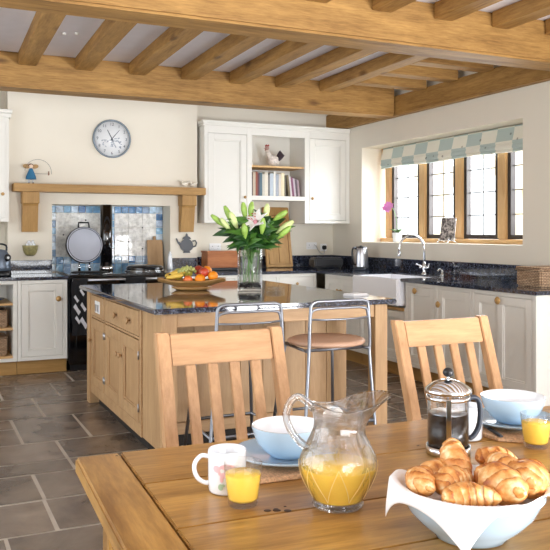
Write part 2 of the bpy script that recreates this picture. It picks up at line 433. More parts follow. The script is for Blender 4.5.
def tag(o, label=None, cat=None, group=None, kind=None):
    if label: o['label'] = label
    if cat: o['category'] = cat
    if group: o['group'] = group
    if kind: o['kind'] = kind
    return o
def thing(name, label, cat, loc=(0, 0, 0), rz=0, group=None):
    o = bpy.data.objects.new(name, None); COL.objects.link(o); o.empty_display_size = .1
    o.location = loc; o.rotation_euler = (0, 0, rz)
    return tag(o, label, cat, group)
def struct(o, label=None):
    o['kind'] = 'structure'
    if label: o['label'] = label
    return o
def copy_tree(o, parent=None):
    c = o.copy(); COL.objects.link(c)
    if parent is not None: c.parent = parent
    for ch in list(o.children): copy_tree(ch, c)
    return c
def solidify(o, t, off=0):
    md = o.modifiers.new('thickness', 'SOLIDIFY'); md.thickness = t; md.offset = off; return o
def subsurf(o, n=1):
    md = o.modifiers.new('smooth', 'SUBSURF'); md.levels = n; md.render_levels = n; return o
def arc(cx, cz, r, a0, a1, n, y=0):
    return [(cx + r * math.cos(a0 + (a1 - a0) * i / n), y, cz + r * math.sin(a0 + (a1 - a0) * i / n)) for i in range(n + 1)]
def smooth_path(pts, n=6):
    """Catmull-Rom through pts"""
    P = [Vector(p) for p in pts]; out = []
    for i in range(len(P) - 1):
        a, b, c, d = P[max(i - 1, 0)], P[i], P[i + 1], P[min(i + 2, len(P) - 1)]
        for k in range(n):
            t = k / n
            out.append(.5 * ((2 * b) + (c - a) * t + (2 * a - 5 * b + 4 * c - d) * t * t + (3 * b - a - 3 * c + d) * t ** 3))
    out.append(P[-1]); return out

# ============================================================ THE ROOM
XL, XR, YF, YB, ZC = -2.2, 4.7, -3.0, 8.38, 2.86
RC = -math.radians(90)      # turns a unit built facing -Y so that it faces -X

# floor: stone flags of mixed sizes in courses, grout between
fb = MB(); fb.mat('grout').box(XL - .1, XR + .2, YF - .1, YB + .2, -.12, -.0025, 0)
fb.mat('stone')
rows = [8.5, 7.95, 7.45, 6.98, 6.4, 5.72, 5.04, 4.39, 3.95, 3.52, 3.1, 2.5, 1.95, 1.35, .7, 0, -.6, -1.3, -2.0, -2.6, -3.1]
known = {3: [.10, .62, 1.065, 1.7], 4: [.2, .84, 1.5], 5: [.606, 1.035, 1.6], 6: [.25, .81, 1.5], 7: [-.1, .58, 1.3], 8: [.05, .575, 1.2], 9: [-.3, .352, 1.0], 2: [.4, 1.275, 1.9]}
for ri in range(len(rows) - 1):
    y1, y0 = rows[ri], rows[ri + 1]
    cuts = list(known.get(ri, [random.uniform(.2, .9)]))
    while cuts[-1] < XR + .2: cuts.append(cuts[-1] + random.choice([.45, .62, .7, .9]))
    while cuts[0] > XL - .1: cuts.insert(0, cuts[0] - random.choice([.45, .6, .72, .9]))
    cuts[-1] = XR + .2; cuts[0] = XL - .1
    for a, c in zip(cuts, cuts[1:]):
        g = .0095
        parts = [(a, c, y0, y1)]
        if c - a > .42 and y1 - y0 > .6 and random.random() < .4:
            ym = y0 + (y1 - y0) * random.choice([.35, .6]); parts = [(a, c, y0, ym), (a, c, ym, y1)]
        for (xa, xb, ya, yb) in parts:
            if xb - xa < .05: continue
            z = random.uniform(-.0005, .0005)
            j = [random.uniform(-.003, .003) for _ in range(4)]
            fb.quad([(xa + g + j[0], ya + g + j[1], z), (xb - g + j[2], ya + g + j[3], z), (xb - g + j[0], yb - g + j[2], z), (xa + g + j[3], yb - g + j[1], z)])
struct(fb.build('floor'))

def wallpiece(name, boxes, m='wall'):
    b = MB()
    for q in boxes: b.box(*q, 0)
    return struct(b.build(name, m))
wallpiece('ceiling', [(XL - .1, XR + .5, YF - .1, YB + .2, ZC, ZC + .12)], 'ceil')
wallpiece('wall_back', [(XL - .1, XR + .3, YB, YB + .15, 0, ZC)])
WY0, WY1, WZ0, WZ1 = 5.07, 7.69, 1.215, 2.305
wallpiece('wall_right', [(XR, XR + .42, YF, WY0, 0, ZC), (XR, XR + .42, WY1, YB + .1, 0, ZC), (XR, XR + .42, WY0, WY1, 0, WZ0), (XR, XR + .42, WY0, WY1, WZ1, ZC)])
wallpiece('wall_left', [(XL - .1, XL, YF, .4, 0, ZC), (XL - .1, XL, .4, 6.2, 0, .45), (XL - .1, XL, .4, 6.2, 2.45, ZC), (XL - .1, XL, 6.2, YB, 0, ZC)])
wallpiece('wall_rear', [(XL, -.8, YF - .1, YF, 0, ZC), (3.2, XR, YF - .1, YF, 0, ZC), (-.8, 3.2, YF - .1, YF, 2.4, ZC), (-.8, 3.2, YF - .1, YF, 0, .3)])
# chimney breast around the range: two piers and the part over the opening, flue above
AX0, AX1, CY = 1.262, 2.515, 8.1
wallpiece('wall_chimney_breast', [(.83, AX0, CY, YB, 0, ZC), (AX1, 2.825, CY, YB, 0, ZC), (AX0, AX1, CY, YB, 1.615, ZC)])

# ceiling beams
def beam(name, x0, x1, y0, y1, z0, z1, m, bev=.012):
    b = MB()
    L = (x1 - x0) if m.endswith('X') else (y1 - y0)
    b.box(x0, x1, y0, y1, z0, z1, bev, 2)
    return struct(b.build(name, m))
beam('trim_1', XL, XR - .005, 4.21, 4.47, 2.56, ZC - .001, 'beamX', .016)
beam('trim_2', XL, 4.595, 6.85, 7.1, 2.56, ZC - .001, 'beamX', .014)
beam('trim_3', 4.60, XR - .002, 4.475, YB - .002, 2.565, 2.775, 'beamY')
beam('trim_4', 4.60, XR - .002, YF + .01, 4.205, 2.565, ZC - .001, 'beamY')
tn = 5
jx = [-.65, -.17, .306, .786, 1.262, 1.741, 2.231, 2.71, 3.194, 3.684, 4.17]
for i, x in enumerate(jx):
    for (ya, yb) in ((4.475, 6.845), (-.9, 4.205)):
        if x > 4 and ya > 4.3: continue
        b = MB()
        sh = .0245
        b.box(0, .15, ya, yb, 2.75, ZC - .001, .006)
        for v in b.bm.verts: v.co.x += (v.co.y - 6.85) * sh
        o = struct(b.build('trim_%d' % tn, 'beamY')); o.location.x = x; tn += 1

for y in (6.29, 5.80, 5.31, 4.82):     # short joists from the last long joist to the wall plate
    b = MB(); b.box(3.835 + (y - 6.85) * .0245, 4.598, y, y + .14, 2.75, ZC - .001, .006)
    struct(b.build('trim_%d' % tn, 'beamX')); tn += 1

# ceiling fittings: two small hooks
for i, (x, y) in enumerate(((1.03, 6.05), (1.12, 6.0))):
    b = MB(); b.lathe([(0, 0), (.018, 0), (.018, -.012), (.008, -.016), (0, -.016)], (0, 0, 0), 14)
    tag(b.build('ceiling_hook', 'white', loc=(x, y, ZC)), ['left of two tiny white ceiling hooks between the joists', 'right of two tiny white ceiling hooks between the joists'][i], 'hook', 'ceiling hooks')

# ---- window in the right wall
win = bpy.data.objects.new('window_1', None); COL.objects.link(win); win.location = (4.97, 0, 0); struct(win)
b = MB(); b.box(-.02, .10, WY0 + .002, WY1 - .002, WZ0 + .001, WZ0 + .045, .006); b.build('window_sill', 'winoakY', win)
b = MB(); b.box(0, .09, WY0 + .002, WY1 - .002, 2.2, WZ1 - .001, .004); b.build('window_head', 'winoakY', win)
mull = [(7.62, 7.50), (6.955, 6.83), (6.335, 6.21), (5.705, 5.58), (5.12, 5.075)]
for (a, c) in mull:
    b = MB(); b.box(0, .10, c, a, WZ0 + .045, 2.2, .012, 2); b.build('mullion', 'winoakZ', win)
for (a, c) in zip(mull, mull[1:]):
    y0, y1 = c[0] + .002, a[1] - .002
    fo = MB(); z0, z1 = WZ0 + .047, 2.198; x0, x1 = .02, .075; w = .042
    fo.box(x0, x1, y0, y0 + w, z0, z1, 0); fo.box(x0, x1, y1 - w, y1, z0, z1, 0)
    fo.box(x0, x1, y0 + w, y1 - w, z0, z0 + w, 0); fo.box(x0, x1, y0 + w, y1 - w, z1 - w, z1, 0)
    cf = fo.build('casement', 'wframe', win)
    g = MB(); g.box(.058, .061, y0 + w, y1 - w, z0 + w, z1 - w, 0); g.build('pane', 'pane', cf)
    g = MB()
    ym = (y0 + y1) / 2
    g.box(.053, .057, ym - .005, ym + .005, z0 + w, z1 - w, 0)
    for z in (1.495, 1.72, 1.945, 2.165): g.box(.053, .057, y0 + w, y1 - w, z - .005, z + .005, 0)
    g.build('leading', 'lead', cf)
    g = MB(); g.tube([(.035, y0 + .02, 1.62), (.02, y0 + .02, 1.60), (.02, y0 + .025, 1.52), (.035, y0 + .025, 1.50)], .006, 6)
    g.build('window_catch', 'pewter', cf)
# oak porch frame standing outside, seen through the glass
PALE = plain('weathered_timber', (236, 226, 206), .8, var=.05)  # overexposure outside put into the oak's pale colour
pr = thing('porch_frame', 'pale timber porch frame with slanted braces outside the window', 'porch', (6.9, 6.6, 0))
for y in (-.6, .9, 2.6):
    b = MB(); b.box(-.09, .09, y - .09, y + .09, 0, 2.6, .01); b.build('post', PALE, pr)
    for s in (-1, 1):
        b = MB(); b.box(-.05, .05, -.055, .055, -.42, .42, .01, mtx=Matrix.Translation((0, y + s * .38, 2.12)) @ Matrix.Rotation(-s * .72, 4, 'X')); b.build('brace', PALE, pr)
b = MB(); b.box(-.09, .09, -.9, 3.2, 2.6, 2.78, .01); b.build('top_beam', PALE, pr)
b = MB(); b.box(XR + .45, 16, -8, 24, -.15, -.02, 0); struct(b.build('ground_outside', plain('gravel', (214, 206, 192), .9, var=.08, vscale=20)))

# roman blind: gathered folds
bl = thing('roman_blind', 'pale blue and cream patchwork roman blind gathered above the window', 'blind', (4.925, 0, 2.3))
prof = [(.0, 0), (-.01, -.05), (-.028, -.11), (-.034, -.135), (-.012, -.142), (-.016, -.118), (-.024, -.135), (-.038, -.165), (-.034, -.178), (-.012, -.176), (-.014, -.16), (-.022, -.18), (-.03, -.197), (-.018, -.205), (0, -.19)]
def bf(u, v):
    k = u * (len(prof) - 1); i = min(int(k), len(prof) - 2); t = k - i
    x = prof[i][0] * (1 - t) + prof[i + 1][0] * t; z = prof[i][1] * (1 - t) + prof[i + 1][1] * t
    y = WY0 + .01 + (WY1 - WY0 - .11) * v
    sag = .006 * math.sin(v * 22) * (-z / .2) + .004 * math.sin(v * 51 + 1)
    return (x + sag * .7, y, z * (1.14 + .03 * math.sin(v * 13)) - .002)
b = MB(); b.grid(bf, 43, 80); solidify(b.build('fabric', 'blind', bl), .004)
b = MB(); b.box(.002, .03, WY0 + .02, WY1 - .10, -.03, -.001, .002); b.build('head_rail', 'white', bl)

# ============================================================ CABINETS (built facing -Y, x along the width, front at y = 0)
def knob(parent, x, y, z, m='brass', r=.017):
    b = MB(); b.lathe([(0, 0), (.006, 0), (.006, .012), (r * .8, .016), (r, .022), (r * .85, .029), (0, .032)], (0, 0, 0), 16, mtx=Matrix.Translation((x, y, z)) @ Matrix.Rotation(PI / 2, 4, 'X'))
    return b.build('knob', m, parent)
def panel_door(parent, name, x0, x1, z0, z1, m, fw=.06, t=.02, kx=None, kz=None, km='brass', rails=(), mid=None, kr=.017, hinges=None):
    """framed door with a recessed panel and bead"""
    b = MB(); mz = m if isinstance(m, str) else m[0]; f = -.0005
    b.mat(mz)
    b.box(x0, x0 + fw, f - t, f, z0, z1, .002); b.box(x1 - fw, x1, f - t, f, z0, z1, .002)
    b.mat(mz if isinstance(m, str) else m[1])
    b.box(x0 + fw, x1 - fw, f - t, f, z0, z0 + fw, .002); b.box(x0 + fw, x1 - fw, f - t, f, z1 - fw, z1, .002)
    spans = [(x0 + fw, x1 - fw)]
    if mid:
        b.mat(mz); b.box(mid - fw * .5, mid + fw * .5, f - t, f, z0 + fw, z1 - fw, .002); spans = [(x0 + fw, mid - fw * .5), (mid + fw * .5, x1 - fw)]
    b.mat(mz)
    for a, c in spans:
        b.box(a, c, f - t * .2, f, z0 + fw, z1 - fw, 0)
        w = .012
        for q in ((a, a + w, z0 + fw, z1 - fw), (c - w, c, z0 + fw, z1 - fw), (a + w, c - w, z0 + fw, z0 + fw + w), (a + w, c - w, z1 - fw - w, z1 - fw)):
            b.box(q[0], q[1], f - t * .7, f - t * .2, q[2], q[3], .003)
    d = b.build(name, None, parent)
    if kx is not None: knob(d, kx, f - t, kz, km, kr)
    if hinges is not None:
        for z in (z0 + .09, z1 - .09):
            h = MB(); h.tube([(hinges, f - t - .002, z - .025), (hinges, f - t - .002, z + .025)], .0045, 8); h.build('hinge', 'steel', d)
    return d
def drawer_front(parent, x0, x1, z0, z1, m, knobs=(), km='brass', t=.02, kr=.017):
    b = MB(); b.box(x0, x1, -t - .0005, -.0005, z0, z1, .003)
    d = b.build('drawer', m, parent)
    for kx in knobs: knob(d, kx, -t - .0005, (z0 + z1) / 2, km, kr)
    return d

# -- wall cupboards on the back wall, right of the chimney breast
wc = thing('wall_cupboard', 'cream wall cupboards with open bookshelf niche on the back wall', 'cupboard', (2.86, 7.98, 0))
W2 = XR - .004 - 2.86; D = YB - .003 - 7.98
n0, n1 = .565, 1.235       # niche
b = MB()
b.box(0, .02, 0, D, 1.43, 2.5); b.box(n0 - .025, n0, 0, D, 1.43, 2.5); b.box(n1, n1 + .025, 0, D, 1.43, 2.5); b.box(W2 - .02, W2, 0, D, 1.43, 2.5)
b.box(.02, n0 - .025, .0, D, 1.43, 1.45); b.box(n1 + .025, W2 - .02, .0, D, 1.43, 1.45)
b.box(0.02, W2 - .02, .0, D, 2.47, 2.4999, .001)
b.box(.02, W2 - .02, D - .015, D, 1.69, 2.47, 0)
b.box(.02, n0 - .025, D - .015, D, 1.45, 1.69, 0); b.box(n1 + .025, W2 - .02, D - .015, D, 1.45, 1.69, 0)
b.box(n0, n1, 0, D - .015, 1.695, 1.735)
# face frame
for a, c in ((0, .04), (n0 - .06, n0), (n1, n1 + .06), (W2 - .05, W2)): b.box(a, c, -.02, -.0006, 1.43, 2.5)
for a, c in ((.04, n0 - .06), (n1 + .06, W2 - .05)): b.box(a, c, -.02, -.0006, 1.43, 1.465)
for a, c in ((.04, n0 - .06), (n0, n1), (n1 + .06, W2 - .05)): b.box(a, c, -.02, -.0006, 2.42, 2.5)
b.box(n0, n1, -.02, -.0006, 1.69, 1.74)
b.build('cabinet_body', 'paint', wc)
panel_door(wc, 'door', .043, n0 - .063, 1.468, 2.417, 'paint', .07, .018, kx=n0 - .09, kz=1.72)
panel_door(wc, 'door', n1 + .063, W2 - .053, 1.468, 2.417, 'paint', .07, .018, kx=n1 + .09, kz=1.72)
b = MB(); b.prism([(0, 0), (.045, .05), (.045, .065), (.0, .065)], 0, W2 + .03, mtx=Matrix.Translation((-.03 + 0, 0, 2.5)) @ Matrix.Rotation(-PI / 2, 4, 'Z') @ Matrix.Scale(1, 4))
b.bm.clear()
b.box(-.015, W2, -.035, D, 2.5, 2.53, .004); b.box(-.03, W2, -.055, D, 2.53, 2.555, .006, 2)
b.build('cornice', 'paint', wc)
b = MB(); b.box(n0 + .001, n1 - .001, .005, D - .016, 2.065, 2.087, .003); b.build('shelf', 'winoakX', wc)

# -- wall cupboard at the left edge
lc = thing('wall_cupboard', 'cream wall cupboard at the far left beside the mantel shelf', 'cupboard', (-.4, 7.96, 0))
D = YB - .003 - 7.96
b = MB(); b.box(0, 1.226, 0, D, 1.43, 2.45, .003); b.box(-.02, 1.24 - .014, -.02, -.0006, 1.43, 2.45); b.box(-.02, 1.245, -.03, D - .3, 2.45, 2.49, .004); b.box(-.02, 1.255, -.05, D - .3, 2.49, 2.53, .006)
b.build('cabinet_body', 'paint', lc)
panel_door(lc, 'door', .62, 1.19, 1.47, 2.41, 'paint', .07, .04, kx=1.165, kz=1.70)
panel_door(lc, 'door', .03, .6, 1.47, 2.41, 'paint', .07, .04, kx=.07, kz=1.70)

# -- base cupboard left of the range
by = 7.49
lb = thing('base_cupboard', 'white framed base cupboard with one door left of the black range', 'cupboard', (.853, by, 0))
wL = 1.305 - .853
b = MB(); b.box(0, wL, 0, CY - by - .004, .13, .879, .002)
for a, c in ((0, .03), (wL - .04, wL)): b.box(a, c, -.02, -.0006, .13, .879)
b.box(.03, wL - .04, -.02, -.0006, .13, .165); b.box(.03, wL - .04, -.02, -.0006, .845, .879)
b.build('cabinet_body', 'paint', lb)
panel_door(lb, 'door', .033, wL - .043, .168, .842, 'paint', .062, .018, kx=wL - .085, kz=.70, km='brass', kr=.026)
b = MB(); b.box(0, wL, .03, .05, .001, .13, .001); b.build('plinth', 'oakX', lb)
# -- open shelf unit at the far left
ls = thing('open_shelf_unit', 'white base unit with open oak-lined shelves at the far left', 'shelf unit', (-.2, by, 0))
wS = .85 + .2
b = MB(); b.box(0, .02, 0, .6, .13, .879); b.box(wS - .035, wS, -.02, .6, .13, .879); b.box(0, wS, .585, .6, .13, .879)
b.box(0.0, wS - .035, -.02, -.0006, .13, .16); b.box(0, wS - .035, -.02, -.0006, .845, .879)
b.build('cabinet_body', 'paint', ls)
for z in (.16, .42, .65):
    b = MB(); b.box(.021, wS - .036, .0, .584, z, z + .02, .002); b.build('shelf', 'winoakX', ls)
b = MB(); b.box(0, wS, .03, .05, .001, .13, .001); b.build('plinth', 'oakX', ls)
def basket(name, label, loc, w, d, h, lid=False, rz=0, group=None):
    t = thing(name, label, 'basket', loc, rz, group)
    b = MB(); b.box(-w / 2, w / 2, -d / 2, d / 2, 0, h, .012, 2); b.build('basket_body', 'wicker', t)
    b = MB(); pts = [(-w / 2, -d / 2, h), (w / 2, -d / 2, h), (w / 2, d / 2, h), (-w / 2, d / 2, h)]
    b.tube(pts, .008, 8, closed=True); b.build('rim', 'wicker', t)
    if lid:
        b = MB(); b.box(-w / 2 - .006, w / 2 + .006, -d / 2 - .006, d / 2 + .006, h + .002, h + .022, .008, 2); b.build('lid', 'wicker', t)
    else:
        b = MB(); b.tube([(-.04, -d / 2 - .004, h * .7), (-.03, -d / 2 - .014, h * .6), (.03, -d / 2 - .014, h * .6), (.04, -d / 2 - .004, h * .7)], .005, 6); b.build('handle', 'wicker', t)
    return t
basket('wicker_basket', 'brown wicker basket on the middle shelf of the far left unit', (.60, by + .2, .4405), .34, .3, .155)
basket('wicker_basket', 'brown wicker basket on the bottom shelf of the far left unit', (.60, by + .2, .1805), .34, .3, .17)
t = thing('serving_plate', 'blue rimmed plate on the top shelf of the far left unit', 'plate', (.62, by + .2, .6705))
b = MB(); b.lathe([(0, 0), (.07, 0), (.14, .03), (.143, .034), (.07, .012), (0, .01)], (0, 0, 0), 32); b.build('dish', plain('navy_dish', (70, 100, 150), .2), t)

# -- base cupboards along the back, right of the range
bb = thing('base_cupboard', 'cream base cupboards under the back worktop behind the island', 'cupboard', (2.53, by, 0))
wB = 3.985 - 2.53
b = MB(); b.box(0, wB, 0, CY - by, .13, .879, .002)
b.box(0, wB, -.02, -.0006, .845, .879); b.box(0, wB, -.02, -.0006, .13, .165)
xs = [0, .49, .97, wB]
for x in xs[:-1]: b.box(x, x + .03, -.02, -.0006, .165, .845)
b.box(wB - .03, wB, -.02, -.0006, .165, .845)
b.build('cabinet_body', 'paint', bb)
for a, c in zip(xs, xs[1:]):
    e = c - (.033 if c == wB else .003)
    drawer_front(bb, a + .033, e, .70, .842, 'paint', [(a + e) / 2 + .015])
    panel_door(bb, 'door', a + .033, e, .168, .69, 'paint', .06, .018, kx=e - .04, kz=.62)
b = MB(); b.box(0, wB, .03, .05, .001, .13, .001); b.build('plinth', 'oakX', bb)

# -- right hand run, facing the island (width runs towards the camera)
RX = 4.02
def run_unit(name, label, ya, yb, z1=.879):
    t = thing(name, label, 'cupboard', (RX, ya, 0), RC)
    w = ya - yb - .001
    b = MB(); b.box(0, w, 0, XR - RX - .003, .13, z1, .002)
    b.box(0, .022, -.02, -.0006, .13, z1); b.box(w - .022, w, -.02, -.0006, .13, z1)
    b.box(.022, w - .022, -.02, -.0006, .13, .165); b.box(.022, w - .022, -.02, -.0006, z1 - .034, z1)
    b.build('cabinet_body', 'paint', t)
    b = MB(); b.box(0, w, .04, .06, .001, .13, .001); b.build('plinth', 'oakX', t)
    return t, w
t, w = run_unit('base_cupboard', 'cream cupboard under the far end of the right worktop beyond the sink', 7.3, 6.64)
panel_door(t, 'door', .025, w / 2 - .002, .168, .842, 'paint', .06, .018, kx=w / 2 - .035, kz=.72)
panel_door(t, 'door', w / 2 + .002, w - .025, .168, .842, 'paint', .06, .018, kx=w / 2 + .035, kz=.72)
t, w = run_unit('sink_cupboard', 'cream cupboard directly beneath the white butler sink', 6.635, 5.80, .64)
panel_door(t, 'door', .025, w / 2 - .002, .168, .603, 'paint', .06, .018, kx=w / 2 - .035, kz=.52)
panel_door(t, 'door', w / 2 + .002, w - .025, .168, .603, 'paint', .06, .018, kx=w / 2 + .035, kz=.52)
b = MB(); b.box(.01, w - .01, -.034, -.0206, .612, .642, .004); b.build('sink_rail', 'oakX', t, None)
t, w = run_unit('base_cupboard', 'cream cupboard with high central brass knob just right of the sink', 5.795, 5.35)
panel_door(t, 'door', .025, w - .025, .168, .842, 'paint', .062, .018, kx=w * .37, kz=.81, kr=.028)
t, w = run_unit('base_cupboard', 'cream cupboard between the high knob door and the double panel door', 5.345, 4.885)
panel_door(t, 'door', .025, w - .025, .168, .842, 'paint', .062, .018, kx=.05, kz=.72, kr=.028)
t, w = run_unit('appliance_cupboard', 'cream wide double panel door at the near end of right worktop', 4.88, 4.20)
panel_door(t, 'door', .025, w - .025, .168, .842, 'paint', .06, .018, kx=w * .47, kz=.812, kr=.03, mid=w * .47)
b = MB(); b.box(0, .03, 0, .74, .0, .879, .002); 
tag(b.build('end_panel', 'paint', None, (RX - .03, 4.166, 0)), 'white end panel closing the near end of the right hand units', 'panel')
bpy.data.objects['end_panel'].rotation_euler = (0, 0, -PI / 2)
bpy.data.objects['end_panel'].location = (RX - .03, 4.199, 0)

# ---- worktops and upstands
def slab(b, x0, x1, y0, y1): b.box(x0, x1, y0, y1, .88, .91, .006, 2)
t = thing('granite_worktop', 'dark granite worktop and upstand on the left of the range', 'worktop', (0, 0, 0))
b = MB(); slab(b, -.3, 1.315, 7.45, CY - .002); b.box(-.3, .825, CY - .002, YB - .002, .8805, .9095, 0); b.build('slab', 'granite', t)
b = MB(); b.box(.828, 1.26, CY - .022, CY - .002, .9105, 1.045, .002); b.box(-.3, .825, YB - .022, YB - .002, .9105, 1.045, .002); b.build('upstand', 'granite', t)
t = thing('granite_worktop', 'dark granite corner worktop running round under the window', 'worktop', (0, 0, 0))
b = MB()
slab(b, 2.52, 3.975, 7.45, 8.078)
b.box(2.83, 3.975, 8.078, YB - .002, .8805, .9095, 0)
SX0, SX1, SY0, SY1 = 3.94, 4.42, 5.84, 6.63
slab(b, 3.975, XR - .002, SY1 + .003, YB - .002); slab(b, SX1 + .003, XR - .002, SY0 - .003, SY1 + .003); slab(b, 3.97, XR - .002, 4.15, SY0 - .003)
b.build('slab', 'granite', t)
b = MB(); b.box(2.53, 2.815, CY - .022, CY - .003, .9105, 1.045, .002); b.box(2.83, XR - .003, YB - .022, YB - .003, .9105, 1.045, .002)
b.box(XR - .024, XR - .003, 4.15, YB - .023, .9105, 1.045, .002); b.build('upstand', 'granite', t)

# ---- sink and tap
t = thing('butler_sink', 'white ceramic butler sink with deep front below the window', 'sink', (SX0, SY0, .66))
w, l, h = SX1 - SX0, SY1 - SY0, .243
b = MB(); e = .035
b.box(0, e, 0, l, 0, h, .01, 3); b.box(w - e, w, 0, l, 0, h, .008, 2); b.box(e - .004, w - e + .004, 0, e, 0, h, .008, 2); b.box(e - .004, w - e + .004, l - e, l, 0, h, .008, 2); b.box(e - .004, w - e + .004, e - .004, l - e + .004, 0, .03, 0)
b.build('basin', 'gloss_white', t)
b = MB(); b.lathe([(0, 0), (.04, 0), (.038, .003), (0, .002)], (w / 2, l / 2, .0302), 20); b.build('plughole', 'chrome', t)
t = thing('kitchen_tap', 'chrome swan neck mixer tap behind the butler sink', 'tap', (4.50, 6.2, .9105))
b = MB(); b.lathe([(0, 0), (.03, 0), (.03, .01), (.02, .02), (.017, .05), (.022, .06), (.022, .085), (.015, .1), (.0115, .13), (0, .13)], (0, 0, 0), 20); b.build('tap_body', 'chrome', t)
b = MB(); pts = [(0, 0, .12), (0, 0, .265)] + [(-.125 * (1 - math.cos(a)), .03 * (1 - math.cos(a)), .265 + .12 * math.sin(a)) for a in [PI * i / 14 for i in range(1, 15)]] + [(-.254, .06, .20)]
b.tube(pts, .011, 12); b.tube([(-.253, .06, .225), (-.255, .06, .185)], .014, 12); b.build('spout', 'chrome', t)
for s in (-1, 1):
    b = MB(); b.tube([(0, 0, .07), (0, s * .05, .07)], .009, 10); b.lathe([(0, 0), (.016, 0), (.018, .02), (.012, .03), (0, .03)], (0, s * .055, .06), 14)
    b.build('tap_valve', 'chrome', t)
    b = MB(); b.tube([(0, s * .055, .088), (-.02, s * .10, .10)], .006, 8); b.ico((-.02, s * .10, .10), .010); b.build('lever', 'chrome', t)
t = thing('kitchen_tap', 'small chrome filter tap just right of the swan neck tap', 'tap', (4.58, 6.02, .9105))
b = MB(); b.lathe([(0, 0), (.022, 0), (.02, .01), (.012, .02), (.009, .05), (0, .05)], (0, 0, 0), 16); b.build('tap_body', 'chrome', t)
b = MB(); b.tube(smooth_path([(0, 0, .04), (0, 0, .055), (-.03, 0, .06), (-.06, 0, .045)], 4), .006, 8); b.build('spout', 'chrome', t)

# ============================================================ MANTEL, RANGE
t = thing('mantel_shelf', 'long oak mantel shelf on two corbels above the range', 'shelf', (0, 0, 0))
b = MB(); b.box(.868, 2.857, 7.9, CY - .002, 1.731, 1.81, .005, 2); b.build('shelf', 'oakX', t)
for x in (.953, 2.603):
    b = MB(); b.box(x, x + .165, 7.95, CY - .002, 1.615, 1.7305, .004)
    b.prism([(7.975, 1.6145), (7.985, 1.59), (8.03, 1.33), (CY - .002, 1.33), (CY - .002, 1.6145)], 0, .15, mtx=Matrix.Translation((x + .1575, 0, 0)), axis='X')
    b.build('corbel', 'oakZ', t)
# splashback tiles inside the recess: blue bands round two cream panels
b = MB(); ts = .0755; g = .0015; y = YB - .012
x0, z0 = AX0 + .003, .912
nx = int((AX1 - AX0 - .006) / ts); ts = (AX1 - AX0 - .006) / nx; nz = 9; tz = (1.612 - z0) / nz
for i in range(nx):
    for k in range(nz):
        if k in (2, 3, 4, 5, 6, 7) and (1 <= i <= 6 or 9 <= i <= 14):
            if k % 2 == 0 and (i % 2 == 1): b.mat('tile_cream').box(x0 + i * ts + g * .5, x0 + (i + 2) * ts - g * .5, y, YB - .002, z0 + k * tz + g * .5, z0 + (k + 2) * tz - g * .5, .002)
            continue
        b.mat('tile_blue')
        b.box(x0 + i * ts + g, x0 + (i + 1) * ts - g, y, YB - .002, z0 + k * tz + g, z0 + (k + 1) * tz - g, .003)
b.mat('iron')
for i, k in ((2, 5), (5, 7), (11, 4), (13, 3), (13, 6)): b.box(x0 + i * ts - .008, x0 + i * ts + .008, y - .003, y + .001, z0 + k * tz - .008, z0 + k * tz + .008, .002)
o = b.build('splashback_tiles'); struct(o); o.name = 'trim_%d' % tn; tn += 1

rg = thing('range_cooker', 'black enamel range cooker with chrome rail and round lids', 'cooker', (1.318, 7.46, 0))
RW = 2.505 - 1.318; RD = CY - 7.46 + .2
b = MB(); b.box(0, RW, .02, RD - .02, .06, .86, .012, 2); b.build('oven_body', 'black_en', rg)
b = MB(); b.box(.0, RW, -.015, RD, .861, .925, .012, 2); b.build('hotplate_top', 'black_en', rg)
b = MB(); b.box(.02, RW - .02, .05, RD - .05, .001, .06, 0); b.build('plinth', 'black_pl', rg)
b = MB(); b.tube([(.02, -.07, .872), (RW - .02, -.07, .872)], .013, 12)
for x in (.18, .45, RW - .06): b.tube([(x, -.07, .872), (x, -.012, .872)], .009, 8)
b.build('towel_rail', 'steel', rg)
for (xa, xb, za, zb) in ((.06, .55, .50, .82), (.06, .55, .12, .46), (.62, 1.11, .50, .82), (.62, 1.11, .12, .46)):
    b = MB(); b.box(xa, xb, -.005, .0195, za, zb, .012, 2); d = b.build('oven_door', 'black_en', rg)
    b = MB(); b.lathe([(0, 0), (.008, 0), (.008, .02), (.016, .024), (.016, .034), (0, .036)], (0, 0, 0), 14, mtx=Matrix.Translation((xb - .04, -.005, zb - .06)) @ Matrix.Rotation(PI / 2, 4, 'X'))
    b.build('handle', 'chrome', d)
# raised lid and closed lid
def lid(cx, cy_, cz, tilt, name_m='lidface', up=True):
    R = .186
    mt = Matrix.Translation((cx, cy_, cz)) @ Matrix.Rotation(tilt, 4, 'X') @ (Matrix.Rotation(PI, 4, 'Y') if up else Matrix())
    b = MB(); b.lathe([(R - .02, -.028), (R, -.022), (R + .006, 0), (R, .02), (R * .8, .036), (0, .046)], n=48, mtx=mt, caps=False); o = b.build('lid', 'iron' if up else 'black_en', rg)
    b = MB(); b.lathe([(0, -.022), (R - .022, -.022), (R - .012, -.027), (R - .004, -.025)], n=48, mtx=mt, caps=False); b.build('lid_liner', name_m, o)
    b = MB()
    hh = [Vector((-.055, R - .004, 0)), Vector((-.05, R + .05, .012)), Vector((.05, R + .05, .012)), Vector((.055, R - .004, 0))]
    hh = [mt @ (q if up else Vector((q.x, -q.y, q.z + .0))) for q in hh]
    b.tube(hh, .010, 8); b.build('lid_handle', 'iron', o)
    return o
lid(.262, .60, 1.195, PI / 2 - .13)
for x in (.21, .315):
    b = MB(); b.lathe([(0, 0), (.014, 0), (.014, .03), (.018, .034), (.012, .05), (0, .052)], (x, .595, .926), 14); b.tube([(x, .595, .955), (x, .60, 1.01)], .008, 8)
    b.build('lid_hinge', 'chrome', rg)
b = MB(); b.lathe([(0, 0), (.18, 0), (.18, .006), (0, .008)], (.262, .33, .926), 40); b.build('hotplate', 'iron', rg)
lid(.83, .34, .955, 0, up=False)
